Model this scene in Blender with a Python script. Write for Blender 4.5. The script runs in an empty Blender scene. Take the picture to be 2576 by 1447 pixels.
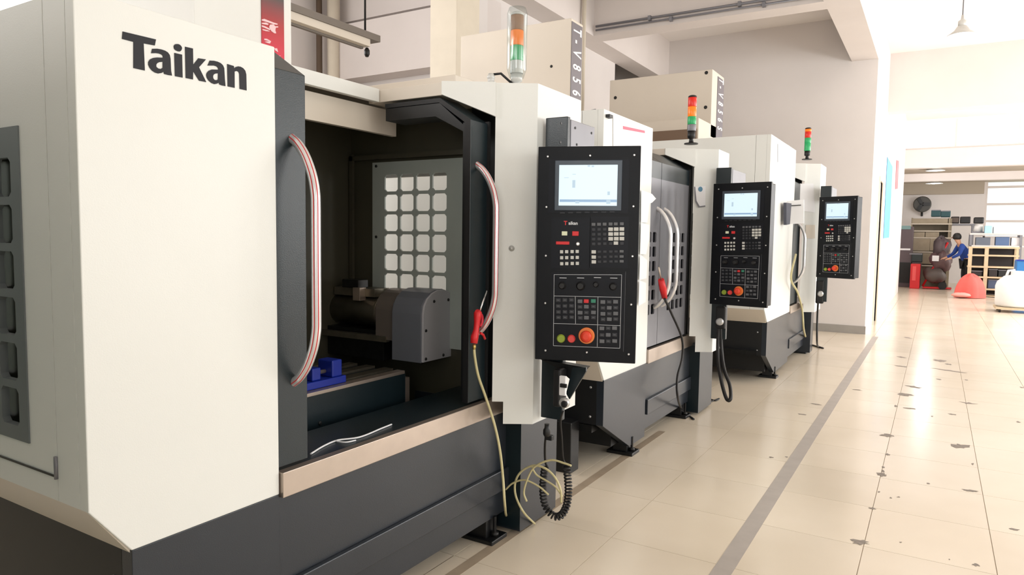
import bpy, bmesh, math, random
import numpy as np
from mathutils import Matrix, Vector
random.seed(7)
SC = bpy.context.scene
COL = SC.collection
# ------------------------------------------------------------------ camera
F = 1754.4; YAW, PIT, ROL = 0.5452130, -0.0723786, -0.0139392; H = 1.5
def _rot():
    cy, sy = math.cos(YAW), math.sin(YAW); cp, sp = math.cos(PIT), math.sin(PIT); cr, sr = math.cos(ROL), math.sin(ROL)
    B = np.array([[1,0,0],[0,0,1],[0,-1,0.]])
    Rx = np.array([[1,0,0],[0,cp,-sp],[0,sp,cp]]); Rz = np.array([[cy,-sy,0],[sy,cy,0],[0,0,1]]); Rr = np.array([[cr,-sr,0],[sr,cr,0],[0,0,1]])
    return Rz @ Rx @ B @ Rr
RM = _rot()
cam = bpy.data.cameras.new('camera'); cam.sensor_width = 36; cam.lens = F/2576*36; cam.clip_start = 0.05; cam.clip_end = 200
camo = bpy.data.objects.new('camera', cam); COL.objects.link(camo)
mw = Matrix.Identity(4)
for i in range(3):
    mw[i][0] = RM[i][0]; mw[i][1] = -RM[i][1]; mw[i][2] = -RM[i][2]
mw[2][3] = H
camo.matrix_world = mw
SC.camera = camo
# survey helper: the real point where the sight line of a photo pixel meets a known plane of the place
def U(px, py, X=None, Y=None, Z=None):
    d = RM @ np.array([(px-1288)/F, (py-723.5)/F, 1.])
    t = X/d[0] if X is not None else (Y/d[1] if Y is not None else (Z-H)/d[2])
    return (float(t*d[0]), float(t*d[1]), float(H+t*d[2]))
# ------------------------------------------------------------------ world, light, exposure
W = bpy.data.worlds.new('world'); SC.world = W; W.use_nodes = True
bg = W.node_tree.nodes['Background']; bg.inputs[0].default_value = (1.0, 0.985, 0.96, 1); bg.inputs[1].default_value = 1.6
SC.view_settings.view_transform = 'Standard'; SC.view_settings.look = 'None'
SC.view_settings.exposure = 0.25; SC.view_settings.gamma = 1.0; SC.view_settings.use_curve_mapping = False
def area(name, loc, rot, sx, sy, rad, col=(1, .97, .93)):
    l = bpy.data.lights.new(name, 'AREA'); l.shape = 'RECTANGLE'; l.size = sx; l.size_y = sy
    l.energy = rad*math.pi*sx*sy; l.color = col
    o = bpy.data.objects.new(name, l); COL.objects.link(o); o.location = loc; o.rotation_euler = rot
    return o
PI = math.pi
# daylight entering by the big windows of the aisle's right-hand wall (panes at X = 5.5)
WIN = [(-2.6, 0.2), (1.2, 4.0), (5.2, 8.0), (9.2, 12.0), (13.2, 16.0), (17.2, 20.0), (21.0, 23.6)]
WRAD = [.3, 2.5, 3.4, 6.0, 8.0, 8.0, 6.0]
for (a, b), rr in zip(WIN, WRAD):
    area('window_daylight', (5.42, (a+b)/2, 2.45), (0, PI/2, 0), 2.7, b-a, rr, (.96, 1, .985) if b < 9 else (1, .985, .97))
area('rear_fill_light', (0.6, -3.9, 2.3), (PI/2, 0, 0), 4.5, 2.4, 2.0, (.98, 1, .98))  # added fill light behind the camera, for faces turned towards it
area('rear_left_fill_light', (-5.2, -3.9, 3.7), (PI/2, 0, 0), 3.6, 1.5, 7.5, (1, .985, .97))  # added high fill light, brightens the walls behind the machines
area('left_fill_light', (-7.45, 2.5, 3.6), (0, -PI/2, 0), 1.8, 4.0, 5.0, (1, .985, .98))  # added fill light from the left for the background walls
# ------------------------------------------------------------------ materials
def s2l(c): return tuple(((v/255)/12.92 if v/255 <= .04045 else ((v/255+.055)/1.055)**2.4) for v in c)
MATS = {}
def mat(name, rgb, rough=.5, metal=0., var=0., vscale=6., bump=0., bscale=200., coat=0., emis=None, trans=0., alpha=1.):
    if name in MATS: return MATS[name]
    m = bpy.data.materials.new(name); m.use_nodes = True; nt = m.node_tree; b = nt.nodes['Principled BSDF']
    c = s2l(rgb)
    b.inputs['Base Color'].default_value = (*c, 1); b.inputs['Roughness'].default_value = rough; b.inputs['Metallic'].default_value = metal
    b.inputs['Coat Weight'].default_value = coat; b.inputs['Transmission Weight'].default_value = trans; b.inputs['Alpha'].default_value = alpha
    tc = nt.nodes.new('ShaderNodeTexCoord')
    if var > 0:
        n = nt.nodes.new('ShaderNodeTexNoise'); n.inputs['Scale'].default_value = vscale; n.inputs['Detail'].default_value = 5
        nt.links.new(tc.outputs['Object'], n.inputs['Vector'])
        r = nt.nodes.new('ShaderNodeValToRGB'); r.color_ramp.elements[0].position = .3; r.color_ramp.elements[1].position = .7
        r.color_ramp.elements[0].color = (*[max(0, v*(1-var)) for v in c], 1); r.color_ramp.elements[1].color = (*[min(1, v*(1+var*.6)) for v in c], 1)
        nt.links.new(n.outputs['Fac'], r.inputs[0]); nt.links.new(r.outputs[0], b.inputs['Base Color'])
    if bump > 0:
        n2 = nt.nodes.new('ShaderNodeTexNoise'); n2.inputs['Scale'].default_value = bscale; n2.inputs['Detail'].default_value = 3
        nt.links.new(tc.outputs['Object'], n2.inputs['Vector'])
        bp = nt.nodes.new('ShaderNodeBump'); bp.inputs['Strength'].default_value = bump; bp.inputs['Distance'].default_value = .002
        nt.links.new(n2.outputs['Fac'], bp.inputs['Height']); nt.links.new(bp.outputs[0], b.inputs['Normal'])
    if emis:
        b.inputs['Emission Color'].default_value = (*s2l(emis[0]), 1); b.inputs['Emission Strength'].default_value = emis[1]
    MATS[name] = m
    return m
M_WALL = mat('painted_wall', (226, 220, 217), .85, var=.03, vscale=1.5, bump=.15, bscale=60)
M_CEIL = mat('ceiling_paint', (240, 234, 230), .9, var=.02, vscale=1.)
M_BEAM = mat('beam_paint', (222, 214, 210), .85, var=.03, vscale=2.)
M_CREAMP = mat('cream_pipe_paint', (222, 212, 194), .6, var=.04)
M_BASEB = mat('baseboard_paint', (163, 158, 152), .6, var=.05)
M_DARKV = mat('unlit_room_black', (14, 12, 11), .9)  # near-black colour carries the darkness of the unlit room
M_WHITE = mat('machine_white_enamel', (230, 231, 227), .38, var=.012, vscale=3, bump=.12, bscale=260)
M_CREAM = mat('machine_cream_enamel', (222, 212, 198), .42, var=.02, vscale=3, bump=.12, bscale=260)
M_TEAL = mat('dark_teal_enamel', (22, 34, 39), .3, var=.06, vscale=5, bump=.25, bscale=320)
M_BASE = mat('grey_base_enamel', (40, 45, 52), .3, var=.06, vscale=4, bump=.2, bscale=320)
M_BLACK = mat('black_paint', (13, 14, 16), .45, var=.1)
M_RUBBER = mat('black_rubber', (20, 20, 22), .55)
M_PANEL = mat('panel_black', (11, 13, 18), .4, var=.06, vscale=8, bump=.1, bscale=500)
M_PANEL.node_tree.nodes['Principled BSDF'].inputs['Specular IOR Level'].default_value = .2
M_PANEL2 = mat('panel_inset', (12, 14, 22), .38)
M_PANEL2.node_tree.nodes['Principled BSDF'].inputs['Specular IOR Level'].default_value = .2
M_STEEL = mat('brushed_steel', (188, 174, 162), .36, .8, var=.06, vscale=14)
M_CHROME = mat('chrome', (225, 225, 228), .14, 1.)
M_ALU = mat('polished_aluminium', (222, 222, 224), .22, .6)
M_GREYM = mat('grey_metal', (128, 128, 134), .42, .3, var=.05)
M_IRON = mat('machined_iron', (128, 122, 108), .3, .75, var=.15, vscale=18)
M_DKIRON = mat('oily_dark_iron', (40, 40, 40), .35, .6, var=.3, vscale=20)
M_INNER = mat('inner_enclosure_paint', (66, 63, 50), .5, var=.12, vscale=3)
M_GREYI = mat('inner_frame_grey', (168, 176, 170), .4, .1, var=.05)
M_GREYF = mat('window_frame_grey', (112, 118, 120), .4, .2, var=.05)
M_RED = mat('red_plastic', (214, 34, 40), .4)
M_REDL = mat('red_stripe', (196, 40, 44), .35)
M_YEL = mat('yellow_green_hose', (206, 196, 150), .5, var=.08, vscale=30)
M_BLUE = mat('blue_paint', (16, 42, 150), .4, var=.1)
M_PAPER = mat('paper', (242, 242, 244), .8)
M_INK = mat('dark_blue_ink', (6, 7, 20), .6)
M_WINK = mat('white_print', (205, 208, 212), .5)
M_SCREW = mat('screw_zinc', (205, 205, 205), .3, .7)
M_KEYW = mat('key_white', (205, 205, 200), .5)
M_KEYG = mat('key_grey', (96, 98, 102), .5)
M_KEYD = mat('key_dark', (42, 44, 50), .5)
M_KEYR = mat('key_red', (214, 40, 44), .45)
M_KEYGR = mat('key_green', (48, 130, 104), .45)
M_KEYY = mat('key_lime', (140, 160, 50), .4)
M_ORANGE = mat('stop_orange', (238, 130, 60), .4)
M_SCREEN = mat('lit_screen', (30, 40, 50), .2, emis=((214, 234, 244), .95))
M_SCRB = mat('lit_screen_bar', (30, 40, 50), .2, emis=((140, 172, 204), .8))
M_TILEGAP = mat('floor_joint', (200, 184, 164), .8)
M_STRIPE = mat('grey_floor_paint', (176, 168, 161), .4, var=.08, vscale=9)
M_STRIPE2 = mat('brown_floor_paint', (172, 156, 136), .4, var=.1, vscale=9)
M_CHIP = mat('chip_dirt', (146, 136, 127), .8, var=.25, vscale=40)
M_AMBER = mat('amber_lens', (236, 124, 24), .25, emis=((240, 120, 20), .25))
M_GREENL = mat('green_lens', (40, 160, 96), .25, emis=((30, 150, 90), .15))
M_REDLN = mat('red_lens', (206, 36, 22), .25, emis=((210, 30, 20), .2))
M_BANG = mat('lamp_metal', (206, 206, 202), .4, .2)
M_TAN = mat('tan_wood', (198, 178, 146), .6, var=.1, vscale=10)
M_DRAW = mat('drab_steel', (150, 138, 118), .45, .2, var=.1)
M_SKIN = mat('skin', (196, 150, 122), .6)
M_HAIR = mat('black_hair', (18, 16, 16), .6)
M_SHIRT = mat('blue_cloth', (34, 66, 142), .85, var=.1, vscale=30)
M_TROUS = mat('black_cloth', (20, 22, 28), .9)
M_SALMON = mat('salmon_cloth', (238, 106, 98), .8, var=.06, vscale=6)
M_BARREL = mat('white_plastic', (232, 232, 230), .45, var=.04)
M_SKYB = mat('poster_blue', (96, 166, 220), .6, var=.15, vscale=8)
M_PINK = mat('poster_red', (224, 110, 116), .6)
M_SIGN = mat('sign_grey', (112, 106, 112), .45)
# glass
def glass(name, tint=(235, 240, 238), a=.12, rough=.05):
    if name in MATS: return MATS[name]
    m = bpy.data.materials.new(name); m.use_nodes = True; nt = m.node_tree; nt.nodes.clear()
    o = nt.nodes.new('ShaderNodeOutputMaterial'); mx = nt.nodes.new('ShaderNodeMixShader')
    t = nt.nodes.new('ShaderNodeBsdfTransparent'); g = nt.nodes.new('ShaderNodeBsdfGlossy')
    t.inputs[0].default_value = (*s2l(tint), 1); g.inputs[0].default_value = (1, 1, 1, 1); g.inputs['Roughness'].default_value = rough
    mx.inputs[0].default_value = a
    nt.links.new(t.outputs[0], mx.inputs[1]); nt.links.new(g.outputs[0], mx.inputs[2]); nt.links.new(mx.outputs[0], o.inputs[0])
    MATS[name] = m; return m
M_GLASS = glass('clear_glass'); M_GLASSD = glass('dim_glass', (120, 118, 92), .3, .25)
M_ACRYL = glass('clear_acrylic', (236, 240, 240), .10, .15)
# floor tile: warm beige, glossy, slightly different per tile
def tile_mat():
    m = mat('floor_tile', (226, 205, 176), .2); nt = m.node_tree; b = nt.nodes['Principled BSDF']
    tc = nt.nodes.new('ShaderNodeTexCoord'); oi = nt.nodes.new('ShaderNodeObjectInfo'); geo = nt.nodes.new('ShaderNodeNewGeometry')
    n = nt.nodes.new('ShaderNodeTexNoise'); n.inputs['Scale'].default_value = 1.3; n.inputs['Detail'].default_value = 3; n.inputs['Roughness'].default_value = .5
    nt.links.new(geo.outputs['Position'], n.inputs['Vector'])
    r = nt.nodes.new('ShaderNodeValToRGB'); r.color_ramp.elements[0].position = .1; r.color_ramp.elements[1].position = .9
    r.color_ramp.elements[0].color = (*s2l((216, 202, 180)), 1); r.color_ramp.elements[1].color = (*s2l((234, 222, 204)), 1)
    nt.links.new(n.outputs['Fac'], r.inputs[0])
    hs = nt.nodes.new('ShaderNodeHueSaturation'); mr = nt.nodes.new('ShaderNodeMapRange'); mr.inputs[3].default_value = .97; mr.inputs[4].default_value = 1.03
    nt.links.new(oi.outputs['Random'], mr.inputs[0]); nt.links.new(mr.outputs[0], hs.inputs['Value'])
    nt.links.new(r.outputs[0], hs.inputs['Color']); nt.links.new(hs.outputs[0], b.inputs['Base Color'])
    b.inputs['Roughness'].default_value = .21
    return m
M_TILE = tile_mat()
# ------------------------------------------------------------------ mesh helpers
ORG = {}
class MB:
    def __init__(s): s.v = []; s.f = []; s.m = []; s.sm = []
    def add(s, vs, fs, mi=0, sm=False):
        o = len(s.v); s.v += [tuple(p) for p in vs]
        for f in fs: s.f.append([o+i for i in f]); s.m.append(mi); s.sm.append(sm)
        return s
    def box(s, x0, x1, y0, y1, z0, z1, mi=0):
        return s.add([(x, y, z) for x in (x0, x1) for y in (y0, y1) for z in (z0, z1)],
            [(0,1,3,2),(4,6,7,5),(0,4,5,1),(2,3,7,6),(0,2,6,4),(1,5,7,3)], mi)
    def obox(s, c, ax, ay, az, hx, hy, hz, mi=0):
        c, ax, ay, az = map(np.array, (c, ax, ay, az))
        return s.add([tuple(c+ax*hx*i+ay*hy*j+az*hz*k) for i in (-1, 1) for j in (-1, 1) for k in (-1, 1)],
            [(0,1,3,2),(4,6,7,5),(0,4,5,1),(2,3,7,6),(0,2,6,4),(1,5,7,3)], mi)
    def prism(s, pts, axis, a, b, mi=0, sm=False):
        n = len(pts)
        def P(p, t): return (t, p[0], p[1]) if axis == 'x' else ((p[0], t, p[1]) if axis == 'y' else (p[0], p[1], t))
        s.add([P(p, a) for p in pts]+[P(p, b) for p in pts], [], mi); o = len(s.v)-2*n
        s.f.append([o+i for i in range(n)]); s.f.append([o+n+i for i in reversed(range(n))]); s.m += [mi]*2; s.sm += [False]*2
        for i in range(n):
            j = (i+1) % n; s.f.append([o+j, o+i, o+n+i, o+n+j]); s.m.append(mi); s.sm.append(sm)
        return s
    def poly(s, pts, d, mi=0):
        "flat polygon given by 3D points, extruded by vector d"
        n = len(pts); d = np.array(d); q = [tuple(np.array(p)+d) for p in pts]; o = len(s.v); s.v += [tuple(p) for p in pts]+q
        s.f.append([o+i for i in range(n)]); s.f.append([o+n+i for i in reversed(range(n))])
        for i in range(n): j = (i+1) % n; s.f.append([o+j, o+i, o+n+i, o+n+j])
        s.m += [mi]*(n+2); s.sm += [False]*(n+2); return s
    def tube(s, path, r, n=10, closed=False, mi=0, stripe=None, flat=1.0, up=None):
        P = [np.array(p, float) for p in path]; K = len(P); rings = []; prev = None
        for i in range(K):
            a = P[(i-1) % K] if (closed or i > 0) else P[i]; b = P[(i+1) % K] if (closed or i < K-1) else P[i]
            t = b-a; t = t/(np.linalg.norm(t)+1e-12)
            if prev is None:
                ref = np.array(up if up is not None else ([0, 0, 1.] if abs(t[2]) < .9 else [1., 0, 0])); prev = ref
            u = prev-t*np.dot(prev, t); u = u/(np.linalg.norm(u)+1e-12); prev = u; w = np.cross(t, u)
            rr = r[i] if isinstance(r, (list, tuple)) else r
            rings.append([tuple(P[i]+u*rr*math.cos(2*PI*k/n)*flat+w*rr*math.sin(2*PI*k/n)) for k in range(n)])
        o = len(s.v)
        for g in rings: s.v += g
        L = K if closed else K-1
        for i in range(L):
            i2 = (i+1) % K
            for k in range(n):
                k2 = (k+1) % n; s.f.append([o+i*n+k, o+i*n+k2, o+i2*n+k2, o+i2*n+k])
                s.m.append(stripe[1] if stripe and k in stripe[0] else mi); s.sm.append(True)
        if not closed:
            s.f.append([o+k for k in reversed(range(n))]); s.f.append([o+(K-1)*n+k for k in range(n)]); s.m += [mi]*2; s.sm += [False]*2
        return s
    def lathe(s, prof, c, axis='z', n=20, mi=0, ax=None):
        "prof: (radius, height) list"
        if ax is None: ax = {'z': ((1,0,0),(0,1,0),(0,0,1)), 'x': ((0,1,0),(0,0,1),(1,0,0)), 'y': ((1,0,0),(0,0,1),(0,1,0))}[axis]
        e1, e2, e3 = map(np.array, ax); c = np.array(c, float); o = len(s.v)
        for (r, h) in prof:
            for k in range(n):
                a = 2*PI*k/n; s.v.append(tuple(c+e1*r*math.cos(a)+e2*r*math.sin(a)+e3*h))
        for i in range(len(prof)-1):
            for k in range(n):
                k2 = (k+1) % n; s.f.append([o+i*n+k, o+i*n+k2, o+(i+1)*n+k2, o+(i+1)*n+k]); s.m.append(mi); s.sm.append(True)
        s.f.append([o+k for k in reversed(range(n))]); L = len(prof)-1; s.f.append([o+L*n+k for k in range(n)]); s.m += [mi]*2; s.sm += [False]*2
        return s
    def build(s, name, mats, parent=None, bevel=0., org=None, **props):
        me = bpy.data.meshes.new(name)
        V = np.array(s.v, float)
        c = (V.min(0)+V.max(0))/2 if org is None else np.array(org, float)
        if parent is None and org is None: c[2] = V[:, 2].min()
        me.from_pydata([tuple(p-c) for p in V], [], s.f)
        if not isinstance(mats, (list, tuple)): mats = [mats]
        for m in mats: me.materials.append(m)
        me.polygons.foreach_set('material_index', s.m); me.polygons.foreach_set('use_smooth', s.sm)
        bm = bmesh.new(); bm.from_mesh(me); bmesh.ops.recalc_face_normals(bm, faces=bm.faces); bm.to_mesh(me); bm.free()
        me.update()
        o = bpy.data.objects.new(name, me); COL.objects.link(o)
        pc = np.zeros(3)
        if parent is not None: o.parent = parent; pc = np.array(ORG[parent.name])
        o.location = tuple(c-pc); ORG[o.name] = tuple(c)
        if bevel > 0:
            b = o.modifiers.new('bevel', 'BEVEL'); b.width = bevel; b.segments = 2; b.limit_method = 'ANGLE'; b.angle_limit = math.radians(40)
        for k, v in props.items(): o[k] = v
        return o
def tag(o, label=None, cat=None, group=None, kind=None):
    if label: o['label'] = label
    if cat: o['category'] = cat
    if group: o['group'] = group
    if kind: o['kind'] = kind
    return o
def thing(name, loc, label, cat, group=None):
    o = bpy.data.objects.new(name, None); COL.objects.link(o); o.location = loc; o.empty_display_size = .1
    ORG[o.name] = tuple(loc); return tag(o, label, cat, group)
def struct(o): o['kind'] = 'structure'; return o
def curve_mesh(name, loops, tf, mats, parent, thick=.001):
    "loops of 2D points with holes, filled; tf maps (x,y,h)->3D"
    cu = bpy.data.curves.new(name, 'CURVE'); cu.dimensions = '2D'; cu.fill_mode = 'BOTH'; cu.extrude = .5
    for L in loops:
        sp = cu.splines.new('POLY'); sp.points.add(len(L)-1); sp.use_cyclic_u = True
        for p, q in zip(sp.points, L): p.co = (q[0], q[1], 0, 1)
    return _cu2mesh(cu, name, tf, mats, parent, thick)
def _cu2mesh(cu, name, tf, mats, parent, thick):
    to = bpy.data.objects.new('tmp', cu); COL.objects.link(to)
    dg = bpy.context.evaluated_depsgraph_get(); ev = to.evaluated_get(dg); me = ev.to_mesh()
    V = [tuple(v.co) for v in me.vertices]; Fs = [list(p.vertices) for p in me.polygons]
    ev.to_mesh_clear(); bpy.data.objects.remove(to); bpy.data.curves.remove(cu)
    mb = MB(); mb.add([tf(x, y, (z+.5)*thick) for x, y, z in V], Fs)
    return mb.build(name, mats, parent)
def text_mesh(name, s, size, tf, mats, parent, thick=.001, bold=0., space=1., align='CENTER'):
    cu = bpy.data.curves.new(name, 'FONT'); cu.body = s; cu.size = size; cu.extrude = .5; cu.offset = bold; cu.space_character = space
    cu.align_x = align; cu.align_y = 'CENTER'; cu.resolution_u = 3
    return _cu2mesh(cu, name, tf, mats, parent, thick)
def arc(c, r, a0, a1, n, e1, e2):
    c, e1, e2 = map(np.array, (c, e1, e2)); return [tuple(c+e1*r*math.cos(a0+(a1-a0)*i/n)+e2*r*math.sin(a0+(a1-a0)*i/n)) for i in range(n+1)]
def smooth(pts, n=8):
    P = [np.array(p, float) for p in pts]; P = [2*P[0]-P[1]]+P+[2*P[-1]-P[-2]]; out = []
    for i in range(1, len(P)-2):
        for k in range(n):
            t = k/n; a, b, c, d = P[i-1], P[i], P[i+1], P[i+2]
            out.append(tuple(.5*((2*b)+(-a+c)*t+(2*a-5*b+4*c-d)*t*t+(-a+3*b-3*c+d)*t**3)))
    out.append(tuple(P[-2])); return out

# ================================================================== THE BUILDING
CZ = 5.1
fl = struct(MB().box(-9, 6, -4.2, 33, -.12, -.006).build('floor', M_TILEGAP))
# tiles: 0.59 m module, laid one by one where they can be told apart
TS = .59; TX = .545; J = .0022
tm = MB(); hh = (TS-J)/2; hx_ = (TX-J)/2; tm.add([(-hx_,-hh,-.006),(hx_,-hh,-.006),(hx_,hh,-.006),(-hx_,hh,-.006),(-hx_+.0006,-hh+.0006,0),(hx_-.0006,-hh+.0006,0),(hx_-.0006,hh-.0006,0),(-hx_+.0006,hh-.0006,0)],
    [(3,2,1,0),(4,5,6,7),(0,1,5,4),(1,2,6,5),(2,3,7,6),(3,0,4,7)])
tmesh = None; cnt = 0; far = MB(); singles = []
X0 = -.235; Y0 = 3.18
for j in range(-12, 51):
    for i in range(-16, 12):
        cx = X0+(i+.5)*TX; cy = Y0+(j+.5)*TS
        if cx < -8.9 or cx > 5.9 or cy > 32.8 or cy < -4: continue
        vis = (-2.5 < cx < 2.6) and 2.2 < cy < 16 and (cx > -.66*cy-.3) and cx < .05*cy+1.0-(0 if cy > 5 else 0)
        if vis and cnt < 290:
            singles.append((cx, cy)); cnt += 1
        else:
            far.add([(x+cx, y+cy, z) for x, y, z in [tm.v[k] for k in (4, 5, 6, 7)]], [(0, 1, 2, 3)])
first = None
for cx, cy in singles:
    if first is None:
        first = tm.build('tile', M_TILE, fl, org=(0, 0, 0)); o = first
    else:
        o = first.copy(); COL.objects.link(o)
    o.location = (cx-ORG['floor'][0], cy-ORG['floor'][1], 0-ORG['floor'][2])
far.build('tile', M_TILE, fl, kind='stuff')
# painted floor lines
struct(MB().box(-.80, -.715, .5, 12.4, .0003, .0012).build('trim_1', M_STRIPE))
struct(MB().box(-1.79, -1.735, .5, 5.2, .0003, .0010).build('trim_2', M_STRIPE2))
# worn dark chips and scuffs along the joints: (photo x, y, half length px, half height px)
CH = [(2283,850,12,2),(2268,899,14,2),(2268,922,20,2),(2365,908,26,4),(2388,917,12,2),(2389,933,52,2),(2363,955,10,2),(2431,956,5,2),(2300,974,32,3),(2277,993,24,4),(2437,1015,30,3),(2255,1022,6,3),(2290,1028,22,2),(2345,1048,4,2),(2397,1043,16,2),(2562,1062,8,2),
      (2231,1096,22,5),(2417,1123,34,8),(2233,1144,8,3),(2222,1176,5,3),(2222,1186,5,4),(2218,1195,24,6),(2211,1238,4,2),(2241,1253,4,2),(2260,1251,5,2),(2195,1280,14,4),(2164,1364,30,9),(2447,1168,4,3),(2440,1235,24,3),(2456,1422,14,4),(2550,1332,20,3),(2335,1217,6,2),
      (2056,1018,18,2),(2017,1043,14,2),(1940,1151,7,2),(1979,1150,5,2),(2155,981,18,1.5),(2570,975,8,1.5),(2266,1365,4,2),(2388,1408,3,2)]
def chip(px, py, hw, hh2):
    n = 16; pts = []
    rnd = random.Random(int(px*7+py))
    for k in range(n):
        a = 2*PI*k/n; r = rnd.uniform(.35, 1.0)
        x, y, _ = U(px+hw*math.cos(a)*r, py+(hh2*math.sin(a)*r)+hw*math.cos(a)*r*.13, Z=0); pts.append((x, y, .0008))
    MB().poly(pts, (0, 0, .0005)).build('floor_scuff', M_CHIP, fl)
for c in CH: chip(*c)

struct(MB().box(-9, 6, -4.2, 24, CZ, CZ+.15).build('ceiling', M_CEIL))
# cross wall at the end of the machine row and the bright corridor wall behind it
YW = 12.6; XC = -.93
struct(MB().box(-7.6, XC, YW, YW+.25, 0, CZ).build('wall_far', M_WALL))
struct(MB().box(-7.6, XC+.012, YW-.012, YW, 0, .13).build('baseboard_far', M_BASEB))
cw = MB()   # corridor wall with a door recess
D0, D1 = 14.15, 14.9
cw.box(XC-.25, XC, YW+.25, D0, 0, CZ); cw.box(XC-.25, XC, D1, 24, 0, CZ); cw.box(XC-.25, XC, D0, D1, 2.6, CZ)
struct(cw.build('wall_corridor', M_WALL))
dr = struct(MB().box(XC-.2, XC-.15, D0, D1, 0, 2.6).build('door_1', mat('door_grey', (176, 170, 158), .6)))
MB().box(XC-.15, XC-.12, D1-.14, D1-.06, 1.0, 1.12).build('handle', M_CHROME, dr)
MB().box(XC-.02, XC+.02, D0-.07, D0, 0, 2.67).box(XC-.02, XC+.02, D1, D1+.07, 0, 2.67).box(XC-.02, XC+.02, D0, D1, 2.6, 2.67).build('door_frame', M_CREAMP, dr)
# inner wall left of the machines, pillar and far-left room
XI = -4.7
YO = U(1547, 175, X=XI)[1]
struct(MB().box(XI-.2, XI, 6.45, YO, 0, 4.39).build('wall_inner', M_WALL))
struct(MB().box(XI-1.3, XI-1.25, YO-.2, YW, 0, 4.39).build('wall_recess', M_DARKV))  # near-black panel paints the shade seen through the wall opening
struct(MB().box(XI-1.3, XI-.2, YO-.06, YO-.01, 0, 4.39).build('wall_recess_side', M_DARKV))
struct(MB().box(XI, -4.35, 6.0, 6.42, 0, 4.39).build('trim_3', M_CREAMP, bevel=.01))
struct(MB().box(-7.75, -7.5, -4.2, .5, 0, CZ).box(-7.75, -7.5, 4.5, YW, 0, CZ).box(-7.75, -7.5, .5, 4.5, 0, 2.7).box(-7.75, -7.5, .5, 4.5, 4.5, CZ).build('wall_left', M_WALL))
struct(MB().box(-7.5, XI-.2, 7.4, 7.6, 0, CZ).build('wall_inner_cross', M_WALL))
# beams under the ceiling
struct(MB().box(-1.31, XC, -4, YW, 4.39, CZ).build('trim_4', M_BEAM))
struct(MB().box(XI, -4.35, -4, YW, 4.39, CZ).build('trim_5', M_BEAM))
struct(MB().box(-4.35, -1.31, 9.33, 9.65, 4.39, CZ).build('trim_6', M_BEAM))
struct(MB().box(XC, 5.5, 15.4, 15.75, 4.0, CZ).build('trim_7', M_BEAM))
struct(MB().box(-7.5, XI, 7.1, 7.4, 3.62, 4.35).build('trim_8', M_BEAM))
struct(MB().box(-7.5, XI, 7.28, 7.4, 4.45, 5.1).build('trim_9', M_BEAM))
struct(MB().box(-7.5, XI-.1, 7.18, 7.4, 3.05, 3.2).build('trim_10', M_BEAM))
# right-hand window wall (piers, sill, lintel) - outside the frame, it shapes the light
rw = MB(); e = -4.2
rw.box(5.5, 5.7, -4.2, 24, 0, 1.05); rw.box(5.5, 5.7, -4.2, 24, 3.85, CZ)
for a, b in WIN: rw.box(5.5, 5.7, e, a, 1.05, 3.85); e = b
rw.box(5.5, 5.7, e, 24, 1.05, 3.85)
struct(rw.build('wall_right', M_WALL))
struct(MB().box(-7.5, -.8, -.35, -.2, 0, 2.45).build('shade_partition', mat('shade_partition_paint', (104, 118, 112), .6)))  # added unseen partition, keeps light off the near machine's left side
struct(MB().box(-7.7, -7.0, -4.2, -4, 0, CZ).box(-3.4, -1.7, -4.2, -4, 0, CZ).box(-7., -3.4, -4.2, -4, 0, 2.95).box(-7., -3.4, -4.2, -4, 4.45, CZ).box(2.9, 5.6, -4.2, -4, 0, CZ).box(-1.7, 2.9, -4.2, -4, 0, 1.05).box(-1.7, 2.9, -4.2, -4, 3.6, CZ).build('wall_back', M_WALL))
# far workshop behind the header beam
FY = 31.0; FZ = 3.75; WX0A = U(2474, 500, Y=31.0)[0]
struct(MB().box(-4, 5.7, 24, 24.35, 3.70, 4.24).build('trim_11', M_BEAM))
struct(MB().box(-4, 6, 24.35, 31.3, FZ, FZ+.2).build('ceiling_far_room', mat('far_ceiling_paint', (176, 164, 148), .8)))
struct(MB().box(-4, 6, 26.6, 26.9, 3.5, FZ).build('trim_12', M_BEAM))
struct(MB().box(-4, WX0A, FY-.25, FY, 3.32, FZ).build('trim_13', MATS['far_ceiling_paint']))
WX0 = U(2478, 500, Y=FY)[0]
fw = MB().box(-4, WX0, FY, FY+.25, 0, FZ).box(WX0, 6, FY, FY+.25, 0, 1.7).box(WX0, 6, FY, FY+.25, 4.2, 4.4)
struct(fw.build('wall_end', M_WALL))
struct(MB().box(-4.2, -4, 24, 31.3, 0, FZ).build('wall_end_left', M_WALL))
win = struct(MB().box(WX0, WX0+.07, FY+.02, FY+.1, 1.7, FZ).box(WX0, 6, FY+.02, FY+.1, 1.7, 1.77).build('window_1', M_BEAM))
for k in range(1, 4): MB().box(WX0, 6, FY+.03, FY+.09, 1.7+k*.62-.04, 1.7+k*.62+.04).build('window_bar', M_BEAM, win)
for k in range(1, 4): MB().box(WX0+k*1.32-.04, WX0+k*1.32+.04, FY+.03, FY+.09, 1.7, FZ).build('window_bar', M_BEAM, win)
MB().box(WX0, 6, FY+.055, FY+.06, 1.7, FZ).build('pane', M_GLASS, win)
# clerestory over the header
win2 = struct(MB().box(-4, 5.7, 24.1, 24.16, 4.24, 4.3).build('window_2', M_BEAM))
for k in range(0, 6): MB().box(-1.2+k*1.5, -1.15+k*1.5, 24.1, 24.16, 4.3, CZ).build('window_bar', M_BEAM, win2)
area('far_room_daylight', (5.6, 27.5, 2.2), (0, PI/2, 0), 3.0, 5.5, .7)

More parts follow.
